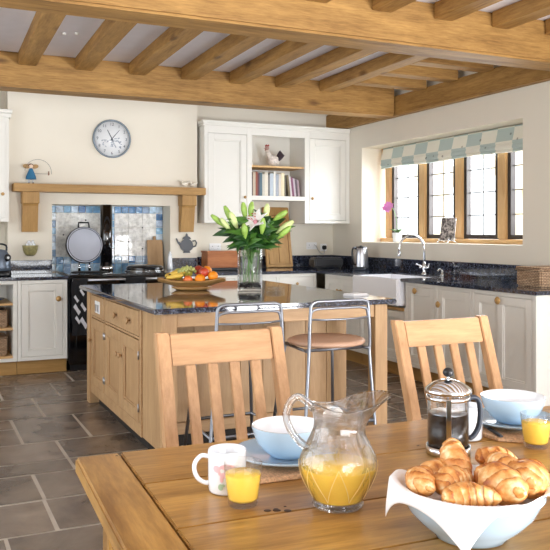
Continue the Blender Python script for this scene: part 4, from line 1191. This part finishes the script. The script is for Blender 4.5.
#   x, y, z, yaw, pitch, roll, bend, size, fat, label
CR = [
 (-.098, .028, .103, 1.0, .10, .2, .8, .80, 1.0, 'croissant at the left end of the bowl, by the napkin fold'),
 (-.040, .066, .098, .2, -.10, .1, .8, .72, 1.1, 'flat croissant at the back left, in front of the coffee press'),
 (.014, .066, .120, 1.2, -.50, .3, .7, .72, 1.15, 'croissant standing highest at the back middle, beside the press handle'),
 (-.046, .004, .104, .35, .0, .3, 1.0, .74, 1.05, 'pale flaky croissant left of the middle of the bowl'),
 (-.056, -.064, .096, -.35, .05, -.1, .9, .74, 1.1, 'croissant lying along the front left rim'),
 (.026, -.052, .104, 1.25, .12, .2, .4, 1.0, 1.18, 'largest croissant, in the middle front pointing at the viewer'),
 (.104, .052, .118, -.3, .1, .3, .9, .62, 1.0, 'small croissant at the back right, in front of the juice glass'),
 (.078, .000, .116, 1.3, .1, .1, .8, .72, 1.15, 'croissant wedged between the largest one and the right one'),
 (.088, -.056, .108, .75, .12, .2, .6, .92, 1.2, 'golden croissant at the right edge of the bowl'),
 (.004, .020, .062, .4, .0, .1, .7, .80, 1.0, 'croissant buried in the centre of the heap'),
]
for i, (x, y, z, yaw, pi_, ro, be, si, fa_, lb_) in enumerate(CR):
    o = bpy.data.objects.new('croissant', make_croissant(i * 3 + 1, be, si * 1.05, 6, fa_ * 1.04)); COL.objects.link(o)
    o.location = (CBX + x, CBY + y, TZ + z + .006); o.rotation_euler = (ro, pi_, yaw)
    tag(o, lb_, 'croissant', None)

# ============================================================ ON THE ISLAND
IZ = .9125
VX, VY = 2.135, 5.0
vs = thing('glass_vase', 'tall clear cylinder vase with black pebbles holding lilies on the island', 'vase', (VX, VY, IZ))
b = MB(); b.lathe([(0, 0), (.084, 0), (.0875, .004), (.0875, .318), (.0855, .320), (.0835, .318), (.0835, .022), (.080, .018), (0, .018)], n=48, caps=False); b.build('glass_cylinder', 'glass', vs)
b = MB()
for k in range(70):
    a = random.uniform(0, 6.28); r = .068 * math.sqrt(random.random()); b.ico((r * math.cos(a), r * math.sin(a), random.uniform(.03, .06)), random.uniform(.009, .013), 1, (1.2, 1, .7))
tag(b.build('pebbles', 'pebble', vs), kind='stuff')
b = MB(); b.lathe([(0, .019), (.079, .019), (.0830, .023), (.0830, .17), (0, .17)], n=48, caps=False); b.build('water', 'glass', vs)

def petal_shape(b, base, d, up, L, w, curl=.3, n=8, cup=.25):
    d = Vector(d).normalized(); sd = d.cross(Vector(up)).normalized(); nn = sd.cross(d)
    def fn(u, v):
        t = u; wd = w * math.sin(PI * min(1, .08 + .92 * t) ** .8) * (1 - .3 * t)
        s = (v - .5) * 2
        c = Vector(base) + d * (L * t) + nn * (-curl * L * t * t)
        return c + sd * (s * wd * .5) + nn * (cup * abs(s) ** 1.5 * wd * .5)
    b.grid(fn, n, 5)
def bud(parent, name, p0, d, L, r, m):
    d = Vector(d).normalized(); n = 9
    pts = [Vector(p0) + d * (L * i / n) for i in range(n + 1)]
    rs = [r * max(.12, math.sin(PI * (.10 + .82 * i / n)) ** .8 * (.75 + .5 * i / n)) for i in range(n + 1)]
    b = MB(); b.tube(pts, rs, 9); return b.build(name, m, parent)
def leaf(parent, p0, d, L, w, m, droop=.35, up=(0, 0, 1)):
    b = MB(); petal_shape(b, p0, d, up, L, w, droop, 10, .25); o = b.build('leaf', m, parent); solidify(o, .0008); return o
# every stem: (label, tip (x right of view, away, up) relative to the vase rim, buds, leaves)
cr, sr = math.cos(math.radians(25)), math.sin(math.radians(25))
def vw(r, f, z): return Vector((r * cr + f * sr, -r * sr + f * cr, z))   # right / away / up to room axes
flower_t = None
stems = [
 ('lily stem with the two buds furthest left, low over the worktop', (-.17, .00, .45), [((-.17, .0, .45), (-.75, 0, .65), .135, .020, 'bud'), ((-.13, -.02, .42), (-.62, -.1, .8), .12, .019, 'budpale')]),
 ('lily stem with the long tall bud at the upper left', (-.10, .02, .50), [((-.11, .02, .46), (-.45, .1, .9), .16, .022, 'bud'), ((-.085, -.03, .44), (-.35, -.2, .8), .13, .024, 'budpale')]),
 ('lily stem with twin upright green buds at the top', (-.02, .03, .56), [((-.03, .03, .50), (-.15, .0, 1), .13, .022, 'bud'), ((.0, .04, .51), (.12, .0, 1), .125, .022, 'bud')]),
 ('lily stem with the open white flower in the middle', (.05, -.05, .49), []),
 ('lily stem with the pale upright bud right of the white flower', (.11, .02, .53), [((.11, .02, .50), (.12, .0, 1), .12, .022, 'budpale'), ((.085, -.08, .40), (.1, -.3, .9), .12, .022, 'bud')]),
 ('lily stem with the upper right bud leaning outwards', (.17, .03, .52), [((.165, .03, .50), (.75, .0, .5), .12, .022, 'bud')]),
 ('lily stem with the pair of buds furthest right', (.20, .0, .44), [((.185, .0, .41), (.8, .0, .55), .15, .024, 'budpale'), ((.19, -.02, .37), (.72, -.1, .62), .13, .021, 'bud')]),
 ('lily stem with a short bud at the centre front below the white flower', (-.03, -.09, .42), [((-.03, -.09, .37), (-.05, -.3, .9), .11, .024, 'bud')]),
]
for i, (lb_, tip, buds) in enumerate(stems):
    t = thing('lily_stem', lb_, 'flower', (VX, VY, IZ), 0)
    tipv = vw(*tip); a = i * 2.4
    foot = Vector((.045 * math.cos(a), .045 * math.sin(a), .065))
    rim = Vector((tipv.x * .30 + .02 * math.cos(a), tipv.y * .30 + .02 * math.sin(a), .31))
    end = tipv if buds else tipv + vw(0, .01, -.01)
    base_ = [Vector(foot), foot.lerp(rim, .5), rim, rim.lerp(tipv, .55) + Vector((0, 0, .02)), tipv - Vector((0, 0, .035))]
    b = MB(); b.tube(smooth_path(base_, 5), .0042, 7)
    for q in buds:
        p0 = vw(*q[0]); b.tube([base_[3], base_[3].lerp(p0, .6) + Vector((0, 0, .01)), p0], .003, 6)
    b.build('stem', 'stem', t)
    for q in buds: bud(t, 'bud', vw(*q[0]), vw(*q[1]), q[2], q[3], q[4])
    if not buds:
        fl = MB(); fc = tipv - Vector((0, 0, .01)); front = vw(-.45, -.55, .65).normalized()
        s1 = front.cross(Vector((0, 0, 1))).normalized(); s2 = s1.cross(front).normalized()
        for k in range(6):
            ang = k * PI / 3 + .35; out_ = s1 * math.cos(ang) + s2 * math.sin(ang)
            petal_shape(fl, fc, out_ * .9 + front * .55, front, .118 if k % 2 else .11, .078 if k % 2 else .056, .28, 10, .12)
        o = solidify(fl.build('flower', 'petal', t), .0008)
        fl = MB()
        for k in range(6):
            ang = k * PI / 3 + .1; tp = fc + front * .07 + (s1 * math.cos(ang) + s2 * math.sin(ang)) * .028
            fl.mat('petal_pink').tube([fc, tp], .0013, 5); fl.mat('stamen').ico(tp, .006, 1, (1.6, 1, .7))
        fl.mat('petal_pink').ico(fc + front * .012, .018, 2, (1, 1, 1))
        fl.build('stamens', None, o)
    rnd = random.Random(i + 5)
    for k in range(20):
        u = rnd.uniform(.42, .9); p0 = (rim.lerp(tipv, max(0, (u - .42) / .58)))
        aa = rnd.uniform(0, 2 * PI); el = rnd.uniform(-.35, .7)
        rad = Vector((tipv.x, tipv.y, 0)) * 2.0
        d = Vector((math.cos(aa), math.sin(aa), el)) + rad
        leaf(t, p0, d, rnd.uniform(.10, .18), rnd.uniform(.040, .062), rnd.choice(['leaf', 'leafd', 'leafd']), rnd.uniform(.15, .5), vw(rnd.uniform(-.5, .5), -1.0, rnd.uniform(.1, .8)))
    for k in range(3):
        p0 = foot.lerp(rim, rnd.uniform(.5, .95)); leaf(t, p0, (rnd.uniform(-.4, .4), rnd.uniform(-.4, .4), 1), .09, .022, 'leaf', .1)

# fruit bowl: carved wooden leaf with raised tips
FX, FY = 1.80, 5.28
t = thing('fruit_bowl', 'carved wooden fruit bowl with two raised pointed ends', 'bowl', (FX, FY, IZ), -.42)
def fbw(u, v):
    s = (u - .5) * 2; w = (v - .5) * 2
    hw = .135 * (1 - abs(s) ** 2.2) ** .75 + .004
    x = .245 * s; y = hw * w
    z = .012 + .062 * abs(s) ** 2.0 + .058 * abs(w) ** 2.2 * (1 - .55 * abs(s)) - .02 * max(0, abs(s) - .75) * 2
    return (x, y, z)
b = MB(); b.grid(fbw, 48, 22); o = solidify(b.build('carved_dish', 'oliveX', t), .008, 1)
b = MB(); b.lathe([(0, 0), (.085, 0), (.092, .004), (.12, .024), (0, .022)], n=32, fn=lambda c: Vector((c.x * 1.25, c.y * .8, c.z))); b.build('foot', 'oliveX', t)
def onbowl(r, f, z): q = Matrix.Rotation(-.42, 4, 'Z') @ Vector((r, f, 0)); return (FX + q.x, FY + q.y, IZ + z)
def round_fruit(name, label, cat, r, f, z, R, m, sc=(1, 1, .95)):
    t = thing(name, label, cat, onbowl(r, f, z))
    b = MB(); b.ico((0, 0, 0), R, 3, sc); b.build('skin', m, t)
    b = MB(); b.tube([(0, 0, R * sc[2] * .93), (.002, 0, R * sc[2] * .93 + .010)], .0028, 6); b.build('stalk', 'brown_tip', t)
    return t
round_fruit('orange', 'orange at the front centre of the fruit bowl', 'fruit', .065, -.062, .082, .038, 'orange')
round_fruit('orange', 'orange at the right end of the fruit bowl', 'fruit', .155, -.03, .102, .037, 'orange')
round_fruit('orange', 'orange high at the back right of the fruit bowl', 'fruit', .105, .038, .135, .039, 'orange')
round_fruit('apple', 'red apple leaning on the oranges in the fruit bowl', 'fruit', .088, -.018, .128, .038, 'apple')
round_fruit('apple', 'dark red fruit at the top back of the bowl', 'fruit', .045, .05, .140, .036, 'apple')
round_fruit('peach', 'peach between the bananas and front orange', 'fruit', -.02, -.066, .078, .033, 'mango')
round_fruit('pear', 'yellow green pear at the left of the fruit bowl', 'fruit', -.10, .045, .112, .038, 'pear', (1, .9, 1.1))
round_fruit('pear', 'green pear behind the grapes', 'fruit', -.03, .055, .125, .036, 'pear', (1, .9, 1.1))
for i, (r, f, z, a, lb_) in enumerate(((-.12, -.035, .100, .2, 'lower banana at the left front of the fruit bowl'), (-.10, -.01, .125, .45, 'upper banana lying on the other banana'), (-.155, .01, .108, .9, 'short banana end pointing left in the fruit bowl'))):
    t = thing('banana', lb_, 'banana', onbowl(r, f, z), a - .42)
    pts = [(.085 * math.sin(q) * .9, -.06 * (1 - math.cos(q)), .01 * q) for q in [-.95 + 1.9 * k / 14 for k in range(15)]]
    b = MB(); b.tube(pts, [.006, .012, .0155, .0175, .0185, .019, .019, .019, .0185, .018, .017, .015, .012, .008, .005], 7); b.build('peel', 'banana', t)
    b = MB(); b.tube([pts[0], Vector(pts[0]) + Vector((-.014, -.010, 0))], .0055, 6); b.build('stalk', 'brown_tip', t)
t = thing('grape_bunch', 'bunch of pale green grapes on top of the fruit', 'grapes', onbowl(-.03, -.025, .145))
gr = bpy.data.meshes
for k in range(46):
    aa = random.uniform(0, 6.28); rr0 = .058 * math.sqrt(random.random())
    gx, gy = rr0 * 1.15 * math.cos(aa), rr0 * .75 * math.sin(aa); gz = .018 - (rr0 / .058) ** 2 * .034 + random.uniform(-.004, .008)
    if k == 0:
        b = MB(); b.ico((0, 0, 0), .0105, 2, (1, 1, 1.15)); g0 = b.build('grape', 'grape', t, (gx, gy, gz))
    else:
        g1 = g0.copy(); COL.objects.link(g1); g1.location = (gx, gy, gz)
b = MB(); b.tube([(-.01, .01, 0), (0, .012, .04), (.006, .014, .052)], .0025, 6); b.build('stalk', 'brown_tip', t)

# folded white cloth on the far right corner of the island
b = MB(); b.box(-.07, .07, -.055, .055, 0, .008, .003, 2); b.box(-.066, .062, -.05, .052, .0085, .015, .003, 2)
o = b.build('folded_cloth', 'napkin', None, (2.62, 4.36, IZ)); o.rotation_euler.z = .2; tag(o, 'small folded white cloth on the right edge of the island', 'cloth')
# stack of glass coasters beside the vase
t = thing('coaster_stack', 'small stack of glass coasters just right of the vase', 'coasters', (2.30, 4.93, IZ), .5)
for k in range(4):
    b = MB(); b.box(-.05, .05, -.05, .05, k * .009, k * .009 + .007, .001); b.build('coaster', 'glass', t)

# ============================================================ ON THE WALLS AND SHELVES
ck = thing('wall_clock', 'round white wall clock with grey rim above the mantel', 'clock', (1.872, CY - .001, 2.312))
RM = Matrix.Rotation(PI / 2, 4, 'X')
b = MB(); b.lathe([(.0, 0), (.195, 0), (.202, .008), (.202, .028), (.194, .034), (.186, .030), (.184, .018)], n=64, caps=False, mtx=RM); b.build('rim', 'clock_rim', ck)
b = MB(); b.lathe([(0, .016), (.186, .016), (.186, .012), (0, .012)], n=64, caps=False, mtx=RM); fc_ = b.build('face', 'clock_face', ck)
for h in range(1, 13):
    cu = bpy.data.curves.new('numeral', 'FONT'); cu.body = str(h); cu.size = .043; cu.align_x = 'CENTER'; cu.align_y = 'CENTER'; cu.extrude = .0004
    tmp = bpy.data.objects.new('numeral_tmp', cu); COL.objects.link(tmp)
    dg = bpy.context.evaluated_depsgraph_get(); me = bpy.data.meshes.new_from_object(tmp.evaluated_get(dg)); bpy.data.objects.remove(tmp)
    me.materials.clear(); me.materials.append(M['clock_ink'])
    o = bpy.data.objects.new('numeral', me); COL.objects.link(o); o.parent = fc_
    a = PI / 2 - h * PI / 6; o.location = (.152 * math.cos(a), -.0168, .152 * math.sin(a)); o.rotation_euler = (PI / 2, 0, 0)
b = MB()
for k in range(26):
    x, z = random.uniform(-.10, .10), random.uniform(-.10, .015)
    if k < 6: x, z = [-.09, -.05, .0, .05, .09, .02][k], -.045 + random.uniform(-.02, .03)
    a = random.uniform(0, PI)
    b.prism(ell(x, z, random.uniform(.008, .022), random.uniform(.003, .008), 10, a), -.0176, -.0166)
b.build('printed_motif', 'clock_motif', fc_)
def hand(ang, L, w):
    b = MB(); b.prism([(-w, -.02), (w, -.02), (w * .5, L), (-w * .5, L)], -.0225, -.0205, mtx=Matrix.Rotation(ang, 4, 'Y')); return b.build('hand', 'clock_ink', fc_)
hand(math.radians(-28), .105, .0055); hand(math.radians(40), .125, .004)
b = MB(); b.lathe([(0, .019), (.009, .019), (.008, .025), (0, .026)], n=16, mtx=RM); b.build('hand_cap', 'clock_ink', fc_)

MZ = 1.8105
# doll with wire arc
t = thing('angel_doll', 'small doll in a blue dress with straw wings on the mantel shelf', 'doll', (1.045, 8.03, MZ))
b = MB(); b.lathe([(0, .045), (.052, .048), (.048, .075), (.03, .12), (.018, .150), (.010, .158), (0, .158)], n=20); b.build('dress', 'blue_cloth', t)
b = MB(); b.ico((0, 0, .178), .022, 2); hd = b.build('head', 'skin', t)
b = MB(); b.ico((0, .008, .188), .024, 2, (1.1, .9, .8)); b.build('hair', plain('brown_hair', (110, 74, 50), .8), hd)
for s in (-1, 1):
    b = MB(); b.prism(ell(s * .042, .178, .034, .022, 14, s * .2), .012, .018); b.build('wing', 'hair', t)
    b = MB(); b.tube([(s * .018, 0, .048), (s * .02, 0, .012)], .006, 8); b.build('leg', 'towel_white', t)
    b = MB(); b.ico((s * .021, -.005, .009), .011, 1, (1, 1.4, .8)); b.build('shoe', 'black_pl', t)
b = MB(); b.tube(arc(.07, .12, .13, PI * .97, -.12, 20), .0018, 6); b.build('wire_arc', 'pewter', t)
b = MB(); b.tube([(.03, -.012, .105), (.16, -.012, .105)], .0015, 5); b.build('wire_rod', 'pewter', t)
b = MB(); b.ico((.172, -.005, .105), .012, 1, (.8, .8, 1.3)); b.ico((.172, -.005, .125), .009, 1); b.build('hanging_charm', plain('charm', (150, 110, 90), .6), t)
for i, (x, s, lb_) in enumerate(((2.655, 1.1, 'left small white bird ornament at the right end of the mantel shelf'), (2.75, .9, 'right small white bird ornament at the right end of the mantel shelf'))):
    t = thing('bird_ornament', lb_, 'ornament', (x, 8.02, MZ))
    b = MB(); b.ico((0, 0, .04 * s), .028 * s, 2, (1.25, .8, .8)); b.tube([(.026 * s, 0, .05 * s), (.06 * s, 0, .075 * s)], [.012 * s, .004], 8); b.lathe([(0, 0), (.018, 0), (.014, .004), (.004, .012), (.004, .03), (0, .03)], n=12); b.build('body', 'wall', t)
    b = MB(); b.ico((-.03 * s, 0, .066 * s), .014 * s, 2); b.tube([(-.04 * s, 0, .066 * s), (-.056 * s, 0, .062 * s)], [.004, .001], 6); b.build('head', 'wall', t)

# wall pocket on the left pier
t = thing('wall_planter', 'green brown half round wall pot with white eggs on the left pier', 'planter', (1.047, CY - .002, 1.09))
def hp_(u, v):
    a = PI * v; r = [.03, .048, .062, .07, .074, .078][int(round(u * 5))]; z = [.0, .012, .035, .06, .09, .105][int(round(u * 5))]
    return (r * math.cos(a), -r * math.sin(a) * .8, z)
b = MB(); b.grid(hp_, 6, 20); solidify(b.build('pot', plain('olive_glaze', (150, 142, 96), .4, var=.3, vscale=40), t), .004)
for x, y, z in ((-.035, -.028, .105), (.0, -.034, .115), (.034, -.026, .107), (-.015, -.018, .135), (.02, -.018, .136)):
    b = MB(); b.ico((x, y, z), .020, 2, (.85, .85, 1.1)); b.build('egg', 'cream_glaze', t)
# teapot plaque on the right pier
t = thing('teapot_plaque', 'dark pewter teapot shaped trivet hanging on the right pier', 'plaque', (2.70, CY - .002, 1.10))
b = MB(); b.prism([(.078 * math.cos(a) * (1 if math.sin(a) < 0 else .92), .085 + .07 * math.sin(a)) for a in [2 * PI * i / 28 for i in range(28)]], -.016, -.001)
b.prism([(-.04, .0), (.04, .0), (.032, .022), (-.032, .022)], -.016, -.001)
b.build('pot_body', 'pewter', t)
b = MB(); b.prism([(-.05, .15), (-.035, .175), (-.012, .185), (-.010, .20), (0, .215), (.010, .20), (.012, .185), (.035, .175), (.05, .15)], -.017, -.001); b.build('lid', 'pewter', t)
b = MB(); b.prism([(-.07, .07), (-.105, .11), (-.125, .16), (-.112, .162), (-.095, .125), (-.065, .11)], -.014, -.001); b.build('spout', 'pewter', t)
b = MB(); b.tube([(.068, -.008, .13), (.10, -.008, .135), (.115, -.008, .11), (.105, -.008, .075), (.07, -.008, .065)], .008, 8); b.build('handle', 'pewter', t)

# bookshelf: books standing in the niche
shz = 1.741
bk = [(.020, .27, (70, 52, 44)), (.028, .27, (196, 180, 160)), (.020, .275, (150, 84, 66)), (.018, .26, (96, 70, 80)), (.026, .265, (84, 110, 122)), (.022, .25, (205, 200, 186)), (.036, .275, (222, 216, 200)), (.018, .24, (120, 118, 116)), (.036, .262, (186, 198, 208)), (.022, .28, (232, 228, 218)), (.030, .255, (164, 172, 184)), (.024, .26, (214, 206, 196)), (.034, .268, (226, 214, 180)), (.018, .245, (90, 84, 74)), (.022, .25, (110, 98, 70)), (.018, .235, (206, 198, 200)), (.020, .225, (128, 76, 104)), (.018, .215, (190, 180, 186)), (.020, .205, (96, 82, 90)), (.018, .195, (180, 160, 168))]
names = ['dark brown', 'beige', 'rust red', 'plum', 'slate blue', 'light grey', 'thick cream', 'mid grey', 'pale blue', 'tall white', 'steel grey', 'off white', 'thick yellow cream', 'dark olive', 'brown olive', 'pinkish white', 'purple', 'pale mauve', 'dark mauve', 'short dusty pink']
x = 3.437
for i, (w, h, c) in enumerate(bk):
    w *= 1.24
    d = .19 + .01 * (i % 3); lean = 0 if i < 14 else .11
    if i == 14: x += .027
    t = thing('book', names[i] + ' spined book, %s' % (['first from the left on the niche shelf', 'second from the left on the niche shelf'][i] if i < 2 else 'just right of the %s one on the niche shelf' % names[i - 1]), 'book', (x + .0005, 8.02, shz + .0005), 0, 'cookery books in the open niche')
    mt = Matrix.Rotation(-lean, 4, 'Y'); 
    cm = plain('book_cloth', c, .6, var=.06, vscale=30)
    b = MB(); b.box(0, w - .001, 0, .004, 0, h, .001, mtx=mt); b.box(0, .002, .004, d, 0, h, 0, mtx=mt); b.box(w - .003, w - .001, .004, d, 0, h, 0, mtx=mt)
    b.box(.001, w - .002, -.0008, .0, h * .62, h * .8, 0, mtx=mt) if False else None
    b.build('cover', cm, t)
    b = MB(); b.box(.0022, w - .0032, .0042, d - .004, .004, h - .004, 0, mtx=mt); b.build('pages', 'page', t)
    if lean:
        t.location.x += 0; t.location.z += math.sin(lean) * 0
        x += w / math.cos(lean) + .0015
    else: x += w + .0008
    if i == 13: x += .0005
    if lean: 
        # a leaning book rests on its lower left corner: keep the lowest corner on the shelf
        t.location.z = shz + .0005
# hen ornament
t = thing('hen_ornament', 'cockerel ornament with speckled white neck and dark tail on the shelf', 'ornament', (3.77, 8.12, 2.0875)); t.scale = (1.15, 1.15, 1.15)
b = MB(); b.lathe([(0, 0), (.04, 0), (.036, .01), (0, .012)], n=20); b.ico((0, 0, .062), .055, 3, (1.15, .75, .95)); b.tube([(-.035, 0, .08), (-.065, 0, .13), (-.072, 0, .165)], [.034, .024, .019], 12); b.build('body', plain('speckled_white', (214, 204, 196), .4, var=.25, vscale=60), t)
b = MB(); b.ico((-.074, 0, .185), .022, 2); b.tube([(-.090, 0, .186), (-.112, 0, .180)], [.007, .001], 8); hd = b.build('head', plain('hen_head', (186, 150, 140), .5), t)
b = MB()
for k in range(4): b.ico((-.09 + .011 * k, 0, .208 + .006 * (k % 2)), .009, 1, (.8, .4, 1.3))
b.ico((-.094, 0, .168), .008, 1, (.6, .4, 1.4)); b.build('comb', plain('comb_red', (158, 50, 48), .5), hd)
b = MB()
for k in range(6): b.tube(smooth_path([(.03, (k - 2.5) * .006, .06), (.065, (k - 2.5) * .009, .085 + .008 * k), (.085 + .004 * (5 - k), (k - 2.5) * .010, .12 + .01 * k)], 4), [.016] * 5 + [.014, .012, .008, .004], 8)
b.build('tail', plain('tail_dark', (62, 50, 60), .5), t)

# things along the back worktop
WZ = .9105
t = thing('bread_bin', 'reddish wooden bread box on the back worktop right of the pier', 'bread bin', (2.86, 7.86, WZ))
b = MB(); b.box(0, .38, 0, .20, .03, .19, .006, 2); b.build('box', 'boxwoodX', t)
b = MB(); b.box(-.006, .386, -.006, .206, .19, .212, .006, 2); b.build('lid', 'boxwoodX', t)
b = MB(); b.box(-.01, .39, -.012, .212, 0, .0295, .004); b.build('tray', 'black_pl', t)
# oak cutting board leaning on the wall
t = thing('cutting_board', 'tall oak cutting board with grooved border leaning on the back wall', 'cutting board', (3.72, 8.20, WZ)); t.rotation_euler = (-.19, 0, 0)
b = MB(); b.box(0, .345, 0, .026, 0.005, .73, .008, 2); b.build('board', 'oakZ', t)
b = MB()
ring = [(.04, .04), (.305, .04), (.305, .56)] + [(.1725 + .1325 * math.cos(a), .56 + .07 * math.sin(a)) for a in [PI * k / 10 for k in range(1, 10)]] + [(.04, .56)]
b.tube([(p[0], -.0005, p[1]) for p in ring], .004, 6, closed=True); b.tube([(.1725, -.0005, .06), (.1725, -.0005, .60)], .003, 6); b.build('groove', plain('groove_brown', (128, 84, 42), .6), t)
def socket(label, x, z, w=.145):
    t = thing('wall_socket', label, 'socket', (x, YB - .001, z))
    b = MB(); b.box(-w / 2, w / 2, -.010, 0, -.043, .043, .004, 2); b.build('plate', 'socket', t)
    b = MB()
    for s in ((-1, 1) if w > .1 else (0,)):
        b.box(s * .036 - .004, s * .036 + .004, -.0105, -.0095, .006, .014, 0); b.box(s * .036 - .012, s * .036 - .007, -.0105, -.0095, -.018, -.015, 0); b.box(s * .036 + .007, s * .036 + .012, -.0105, -.0095, -.018, -.015, 0)
    b.build('pin_holes', 'black_pl', t)
    return t
socket('white double socket above the wooden bread box', 3.14, 1.155)
socket('white double socket right of the cutting board', 4.40, 1.16)
t = thing('power_plug', 'black plug with grey flex in the socket right of the cutting board', 'plug', (4.565, YB - .002, 1.14))
b = MB(); b.box(-.045, .045, -.010, 0, -.045, .045, .004, 2); b.build('plate', 'socket', t)
b = MB(); b.box(-.024, .024, -.05, -.0105, -.026, .024, .008, 2); b.build('plug_body', 'black_pl', t)
b = MB(); b.tube(smooth_path([(0, -.03, -.026), (-.02, -.05, -.08), (-.10, -.10, -.06), (-.17, -.14, .01), (-.19, -.16, .03)], 5), .004, 6); b.build('flex', 'steel', t)
t = thing('toaster', 'long low black toaster in the corner of the worktops', 'toaster', (4.33, 7.86, WZ), -.1)
b = MB(); b.box(-.19, .17, -.10, .10, .012, .125, .02, 3); b.build('casing', 'black_pl', t)
b = MB(); b.box(-.15, .13, -.045, -.02, .1245, .127, 0); b.box(-.15, .13, .02, .045, .1245, .127, 0); b.build('slot', 'iron', t)
b = MB(); b.box(.1705, .19, -.02, .02, .07, .085, .003); b.build('lever', 'steel', t)
for q in ((-.15, -.07), (.13, -.07), (-.15, .07), (.13, .07)):
    b = MB(); b.lathe([(0, 0), (.012, 0), (.012, .0125), (0, .0125)], (q[0], q[1], 0), 12); b.build('foot', 'black_pl', t)
t = thing('electric_kettle', 'brushed steel jug kettle with black handle beside the sink', 'kettle', (4.46, 7.32, WZ), PI + .25)
b = MB(); b.lathe([(0, 0), (.085, 0), (.088, .008), (.084, .026), (0, .026)], n=36); b.build('base', 'handle_pl', t)
b = MB(); b.lathe([(0, .0265), (.084, .0265), (.086, .04), (.080, .15), (.074, .235), (.070, .245), (0, .245)], n=40); b.tube([(-.070, 0, .215), (-.098, 0, .240)], [.022, .008], 10); b.build('jug', 'steel', t)
b = MB(); b.lathe([(0, .2455), (.068, .2455), (.06, .258), (.015, .262), (.012, .27), (0, .27)], n=32); b.build('lid', 'black_pl', t)
b = MB(); b.tube(smooth_path([(.07, 0, .235), (.11, 0, .245), (.13, 0, .21), (.128, 0, .12), (.11, 0, .07), (.083, 0, .06)], 5), .011, 10); b.build('handle', 'black_pl', t)
# kettle at the left edge of the picture
t = thing('stove_kettle', 'grey blue kettle with black dial at the far left worktop', 'kettle', (.735, 7.78, WZ), 0)
b = MB(); b.lathe([(0, 0), (.095, 0), (.098, .01), (.094, .05), (0, .05)], n=36); b.build('base', 'black_pl', t)
b = MB(); b.lathe([(0, .0505), (.092, .0505), (.096, .08), (.090, .15), (.072, .21), (.05, .245), (0, .255)], n=36); b.build('body', 'shadow_grey', t)
b = MB(); b.lathe([(0, 0), (.034, 0), (.034, .01), (.02, .014), (0, .014)], n=28, mtx=Matrix.Translation((.052, -.072, .175)) @ Matrix.Rotation(PI / 2, 4, 'X') @ Matrix.Rotation(.45, 4, 'Y')); d_ = b.build('dial', 'black_pl', t)
b = MB(); b.lathe([(0, .0142), (.013, .0142), (.012, .018), (0, .018)], n=20, mtx=Matrix.Translation((.052, -.072, .175)) @ Matrix.Rotation(PI / 2, 4, 'X') @ Matrix.Rotation(.45, 4, 'Y')); b.build('dial_centre', 'socket', d_)
b = MB(); b.tube(smooth_path([(-.05, 0, .23), (-.05, 0, .285), (0, 0, .305), (.05, 0, .285), (.05, 0, .23)], 4), .009, 8); b.build('handle', 'black_pl', t)
# board and rolled cloth leaning inside the recess, right of the lids
t = thing('serving_board', 'pinkish wooden serving board leaning at the right of the range', 'board', (2.405, 8.27, .9265)); t.rotation_euler = (-.16, 0, 0)
b = MB(); b.box(-.09, .09, 0, .016, .001, .32, .03, 3); b.build('board', 'islandZ', t)
b = MB(); b.tube([(0, .008, .315), (0, .008, .36)], .016, 10); b.build('handle', 'islandZ', t)
t = thing('salt_pot', 'slim white ceramic pot beside the serving board on the range', 'pot', (2.465, 7.95, .9265))
b = MB(); b.lathe([(0, 0), (.028, 0), (.03, .01), (.024, .12), (.018, .15), (.02, .17), (0, .175)], n=24); b.build('body', 'cream_glaze', t)
b = MB(); b.ico((0, 0, .185), .012, 2); b.build('knob', 'cream_glaze', t)

# near end of the right worktop: wicker hamper
basket('wicker_hamper', 'square lidded wicker basket at the near end of the right worktop', (4.40, 4.53, WZ), .28, .28, .130, True, rz=-.05)

# window sill: orchid, framed photo
SZ = WZ0 + .001
t = thing('orchid_plant', 'pink orchid in a white pot on the left of the window sill', 'orchid', (4.86, 7.20, SZ))
b = MB(); b.lathe([(0, 0), (.042, 0), (.046, .004), (.058, .10), (.060, .105), (.055, .106), (.05, .095), (0, .09)], n=28); b.build('pot', 'cream_glaze', t)
for k, a in enumerate((.3, 1.7, 3.2, 4.5, 5.4)):
    leaf(t, (0, 0, .095), (math.cos(a), math.sin(a), 1.1), .13, .06, 'leaf', .5)
b = MB(); b.tube(smooth_path([(0, 0, .09), (.01, .03, .25), (.0, .08, .37), (-.01, .14, .42), (-.02, .20, .41)], 5), .003, 6); b.build('stem', 'stem', t)
for k, (x, y, z) in enumerate(((-.015, .10, .41), (-.02, .145, .425), (-.02, .19, .41), (-.02, .16, .37), (-.018, .215, .385), (-.03, .12, .38))):
    b = MB(); fr_ = Vector((-1, -.5, .1)).normalized(); s1 = fr_.cross(Vector((0, 0, 1))).normalized(); s2 = s1.cross(fr_)
    for j in range(5):
        a = j * 2 * PI / 5 + k; petal_shape(b, (x, y, z), (s1 * math.cos(a) + s2 * math.sin(a)) + fr_ * .25, fr_, .042, .042, .1, 6, .1)
    b.build('flower', 'orchid', t)
t = thing('photo_frame', 'square mottled picture on a metal easel in the window', 'picture', (4.84, 6.30, SZ), RC); t.rotation_euler = (0, 0, RC)
b = MB(); b.box(-.115, .115, 0, .012, .03, .26, .003, mtx=Matrix.Rotation(-.12, 4, 'X')); b.build('picture', 'print', t)
b = MB()
for s in (-1, 1):
    b.tube([(s * .08, .012, .03), (s * .08, -.03, .028), (s * .08, -.045, .003)], .006, 8); b.tube([(s * .08, .014, .03), (s * .09, .07, .005)], .005, 8); b.tube([(s * .08, -.03, .028), (s * .08, -.03, .045)], .006, 8); b.ico((s * .08, -.045, .010), .010, 2)
b.tube([(-.08, -.012, .029), (.08, -.012, .029)], .005, 8); b.build('easel', 'chrome', t)
